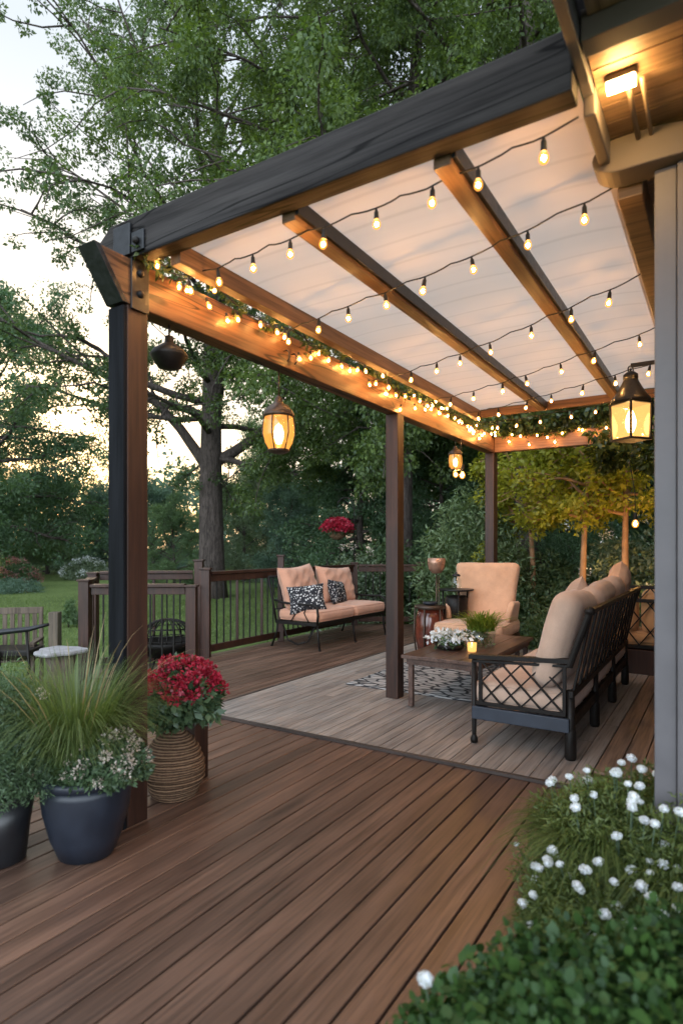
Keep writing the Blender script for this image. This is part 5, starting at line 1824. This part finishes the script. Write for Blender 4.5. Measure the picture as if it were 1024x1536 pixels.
# garden spot lamps at the feet of those trees
for i, (px, Z, lab) in enumerate(((850, 8.2, 'black garden spot lamp at the foot of the lit trunk'), (925, 7.85, 'black garden spot lamp at the foot of the thin bent trunk'))):
    gs = thing('garden_spot', lab, 'lamp', (gx(px, Z), Z, GROUND), 0, 'garden spot lamps')
    mb = MB(); mb.tube([(0, 0, 0), (0, 0, 0.12)], 0.012, 8); mb.build('spike', M['black'], gs, smooth=True)
    mb = MB(); mb.lathe([(0.03, 0.12), (0.045, 0.15), (0.055, 0.24), (0.048, 0.24), (0.0, 0.20)], 16); mb.build('hood', M['black'], gs, smooth=True)
    ld = bpy.data.lights.new('spot_beam', 'SPOT'); ld.energy = 170; ld.color = (1.0, 0.56, 0.20); ld.spot_size = 1.25; ld.spot_blend = 0.7; ld.shadow_soft_size = 0.04
    lo = bpy.data.objects.new('spot_beam', ld); COL.objects.link(lo); lo.parent = gs
    lo.location = (0, 0, 0.26)
    tgt = Vector((0.16, 0.45, 2.3)); lo.rotation_euler = tgt.to_track_quat('-Z', 'Y').to_euler()

# hanging basket of red flowers on a crook beyond the railing
hb = mound('hanging_basket', 'hanging basket of crimson flowers above the railing', 'flower basket', (gx(506, 10.75), 10.75, 1.58), 0.24, 0.20, 50, 24, 0.06, M['leaf_pot'], (110, 26, 0.045, M['red'], 0.05), seed=81, stems=0)
mb = MB(); mb.lathe([(0.05, -0.12), (0.14, -0.06), (0.17, 0.03), (0.16, 0.035), (0.0, 0.0)], 20); mb.build('basket', M['weave'], hb, smooth=True)
mb = MB()
for k in range(3):
    a = 2 * PI * k / 3
    mb.tube([(0.16 * math.cos(a), 0.16 * math.sin(a), 0.03), (0, 0, 0.50)], 0.003, 5)
mb.build('chain', M['black'], hb, smooth=True)
sh = thing('crook_pole', 'thin black crook pole holding the hanging basket', 'pole', (gx(506, 10.75) + 0.30, 10.75, GROUND))
mb = MB(); mb.tube([(0, 0, 0), (0, 0, 2.45), (-0.03, 0, 2.58), (-0.12, 0, 2.66), (-0.22, 0, 2.65), (-0.29, 0, 2.58), (-0.30, 0, 2.52)], 0.009, 8); mb.build('pole', M['black'], sh, smooth=True)

# ------------------------------------------------------------------ things on the lawn, left
ch = thing('garden_chair', 'weathered slat-back wooden chair on the lawn at the left edge', 'chair', (gx(30, 7.6), 7.6, GROUND), 0.25)
for sx in (-1, 1):
    mb = MB(); mb.bar((sx * 0.25, 0.0, 0), (sx * 0.25, -0.02, 0.98), 0.045, 0.045); mb.build('leg', M['greywood'], ch, bevel=0.004)
    mb = MB(); mb.bar((sx * 0.25, -0.46, 0), (sx * 0.25, -0.46, 0.62), 0.045, 0.045); mb.build('leg', M['greywood'], ch, bevel=0.004)
    mb = MB(); mb.bar((sx * 0.25, 0.0, 0.64), (sx * 0.25, -0.5, 0.64), 0.06, 0.03); mb.build('arm', M['greywood'], ch, bevel=0.004)
mb = MB()
for k in range(5):
    mb.box(-0.19 + 0.085 * k, -0.14 + 0.085 * k, -0.02, 0.0, 0.48, 0.95)
mb.box(-0.27, 0.27, -0.025, 0.02, 0.951, 1.03)
mb.box(-0.225, 0.225, -0.02, 0.01, 0.42, 0.479)
mb.build('backrest', M['greywood'], ch, bevel=0.004)
mb = MB()
for k in range(5):
    mb.box(-0.27, 0.27, -0.50 + 0.098 * k, -0.415 + 0.098 * k, 0.43, 0.455)
mb.build('seat', M['greywood'], ch, bevel=0.004)
mt = thing('metal_lounger', 'dark metal lounger with a curved grey arm at the left edge', 'lounger', (gx(10, 6.9), 6.9, GROUND), 0.1)
mb = MB(); mb.tube([(-0.5, 0, 0.80), (-0.1, 0, 0.815), (0.25, 0, 0.85), (0.46, 0, 0.90)], [0.03, 0.035, 0.03, 0.018], 10); mb.build('arm', M['steel'], mt, smooth=True)
for x in (-0.1, 0.22):
    mb = MB(); mb.tube([(x, 0, 0.82), (x + 0.03, 0.0, 0.4), (x - 0.05, 0, 0.0)], 0.016, 8); mb.build('leg', M['black'], mt, smooth=True)
mb = MB(); mb.box(-0.6, 0.24, 0.03, 0.5, 0.52, 0.60); mb.build('seat', M['black'], mt, bevel=0.02)
bs = thing('stone_table', 'small pale stone-topped table on a stump in the grass', 'table', (gx(90, 6.6), 6.6, GROUND))


def wobs(r, z, an): return r * (1 + 0.12 * math.sin(an * 3 + 1) + 0.06 * math.sin(an * 7))


mb = MB(); mb.lathe([(0.0, 0.63), (0.24, 0.632), (0.25, 0.65), (0.245, 0.672), (0.0, 0.675)], 36, wob=wobs); mb.build('top', M['stone'], bs, smooth=False)
mb = MB(); mb.lathe([(0.16, 0.0), (0.13, 0.2), (0.12, 0.45), (0.15, 0.629)], 24, wob=wobs); mb.build('stump', M['greywood'], bs, smooth=True)
wp = thing('wood_stake', 'short square weathered stake standing in the lawn', 'stake', (gx(83, 10.5), 10.5, GROUND))
mb = MB(); mb.box(-0.08, 0.08, -0.08, 0.08, 0, 0.66); mb.build('post', M['greywood'], wp, bevel=0.006)

# lawn blades close to the deck
rn = np.random.default_rng(17)
n = 90000
y = 4.0 + 22 * rn.random(n) ** 1.6
x = -2.3 - (1 + 0.75 * y) * rn.random(n)
inside = np.zeros(n, bool)
x2 = np.where(rn.random(n) < 0.35, gx(180, y) + (gx(620, y) - gx(180, y)) * rn.random(n), x)
ok = ~((x2 > -2.2) & (y < 11.2)) & ~((x2 > -3.6) & (x2 < -1.7) & (y > 7.0) & (y < 8.9))
x2, y = x2[ok], y[ok]
n = len(y)
zz = np.where(y > 18, GROUND + 0.004 * (y - 18), GROUND) - 0.01
base = np.stack([x2, y, zz], 1)
d = rand_unit(rn, n); d[:, 2] = np.abs(d[:, 2]) + 1.0
far = 1 + np.clip((y - 6) / 8, 0, 2.0)
tall = np.where((y < 8.5) & (rn.random(n) < 0.35), 2.2, 1.0)
o = place('grass', blades_mesh('grass', base, d, (0.05 + 0.06 * rn.random(n)) * tall * (0.7 + 0.3 * far), 0.006 * far, np.full(n, 0.5), M['blade_lawn'], 2), None)
tag(o, 'short mown lawn grass beyond the deck', 'grass', kind='stuff')

# ------------------------------------------------------------------ camera
cam = bpy.data.cameras.new('camera')
cam.sensor_fit = 'VERTICAL'
cam.sensor_height = 36.0
cam.lens = F / 1536 * 36.0
cam.shift_y = 52 / 1536
cam.clip_start = 0.05
cam.clip_end = 600
cam.dof.use_dof = True
cam.dof.focus_distance = 5.0
cam.dof.aperture_fstop = 1.9
co = bpy.data.objects.new('camera', cam)
COL.objects.link(co)
co.location = (0, 0, H_CAM)
co.rotation_euler = (PI / 2, 0, 0)
scene.camera = co

# ------------------------------------------------------------------ light
SUN_EL = math.radians(7.0)
SUN_AZ = math.radians(-26.0)       # left of the view direction
sd = Vector((math.sin(SUN_AZ) * math.cos(SUN_EL), math.cos(SUN_AZ) * math.cos(SUN_EL), math.sin(SUN_EL)))
sun = bpy.data.lights.new('sun', 'SUN')
sun.energy = 0.6
sun.angle = math.radians(12)
sun.color = (1.0, 0.80, 0.62)
so = bpy.data.objects.new('sun', sun)
COL.objects.link(so)
so.rotation_euler = (-sd).to_track_quat('-Z', 'Y').to_euler()

w = bpy.data.worlds.new('World')
scene.world = w
w.use_nodes = True
nt = w.node_tree
nt.nodes.clear()
out = nt.nodes.new('ShaderNodeOutputWorld')
sky = nt.nodes.new('ShaderNodeTexSky')
sky.sky_type = 'NISHITA'
sky.sun_disc = False
sky.sun_elevation = SUN_EL
sky.sun_rotation = SUN_AZ
sky.air_density = 1.0
sky.dust_density = 2.5
sky.ozone_density = 1.0
bg1 = nt.nodes.new('ShaderNodeBackground')
bg1.inputs['Strength'].default_value = 0.10
nt.links.new(sky.outputs[0], bg1.inputs['Color'])
# thin bright overcast veil
bg2 = nt.nodes.new('ShaderNodeBackground')
bg2.inputs['Color'].default_value = (0.80, 0.90, 1.0, 1)
# overcast dusk sky, brighter overhead; low fill added behind the viewer for the trees
tcw = nt.nodes.new('ShaderNodeTexCoord')
sx = nt.nodes.new('ShaderNodeSeparateXYZ'); nt.links.new(tcw.outputs['Generated'], sx.inputs[0])


def mrange(sock, a, b, lo, hi):
    m = nt.nodes.new('ShaderNodeMapRange'); m.interpolation_type = 'SMOOTHSTEP'
    m.inputs['From Min'].default_value = a; m.inputs['From Max'].default_value = b
    m.inputs['To Min'].default_value = lo; m.inputs['To Max'].default_value = hi
    nt.links.new(sock, m.inputs['Value'])
    return m.outputs['Result']


back = mrange(math_n(nt, 'MULTIPLY', sx.outputs['Y'], -1.0), -0.1, 0.8, 0.0, 4.6)
low = mrange(sx.outputs['Z'], 0.25, 0.85, 1.0, 0.15)
st_ = math_n(nt, 'ADD', mrange(sx.outputs['Z'], 0.6, 1.0, 0.76, 2.5), math_n(nt, 'MULTIPLY', back, low))
nt.links.new(st_, bg2.inputs['Strength'])
ad = nt.nodes.new('ShaderNodeAddShader')
nt.links.new(bg1.outputs[0], ad.inputs[0]); nt.links.new(bg2.outputs[0], ad.inputs[1])
nt.links.new(ad.outputs[0], out.inputs['Surface'])

scene.view_settings.view_transform = 'Standard'
scene.view_settings.look = 'None'
scene.view_settings.exposure = 0
scene.view_settings.gamma = 1
scene.render.engine = 'CYCLES'
cy = scene.cycles
cy.use_denoising = True
try:
    cy.denoiser = 'OPENIMAGEDENOISE'
except Exception:
    pass
cy.max_bounces = 7
cy.diffuse_bounces = 3
cy.glossy_bounces = 3
cy.transmission_bounces = 5
cy.transparent_max_bounces = 12
cy.sample_clamp_indirect = 3.0
cy.sample_clamp_direct = 0.0
cy.caustics_reflective = False
cy.caustics_refractive = False
cy.use_light_tree = True
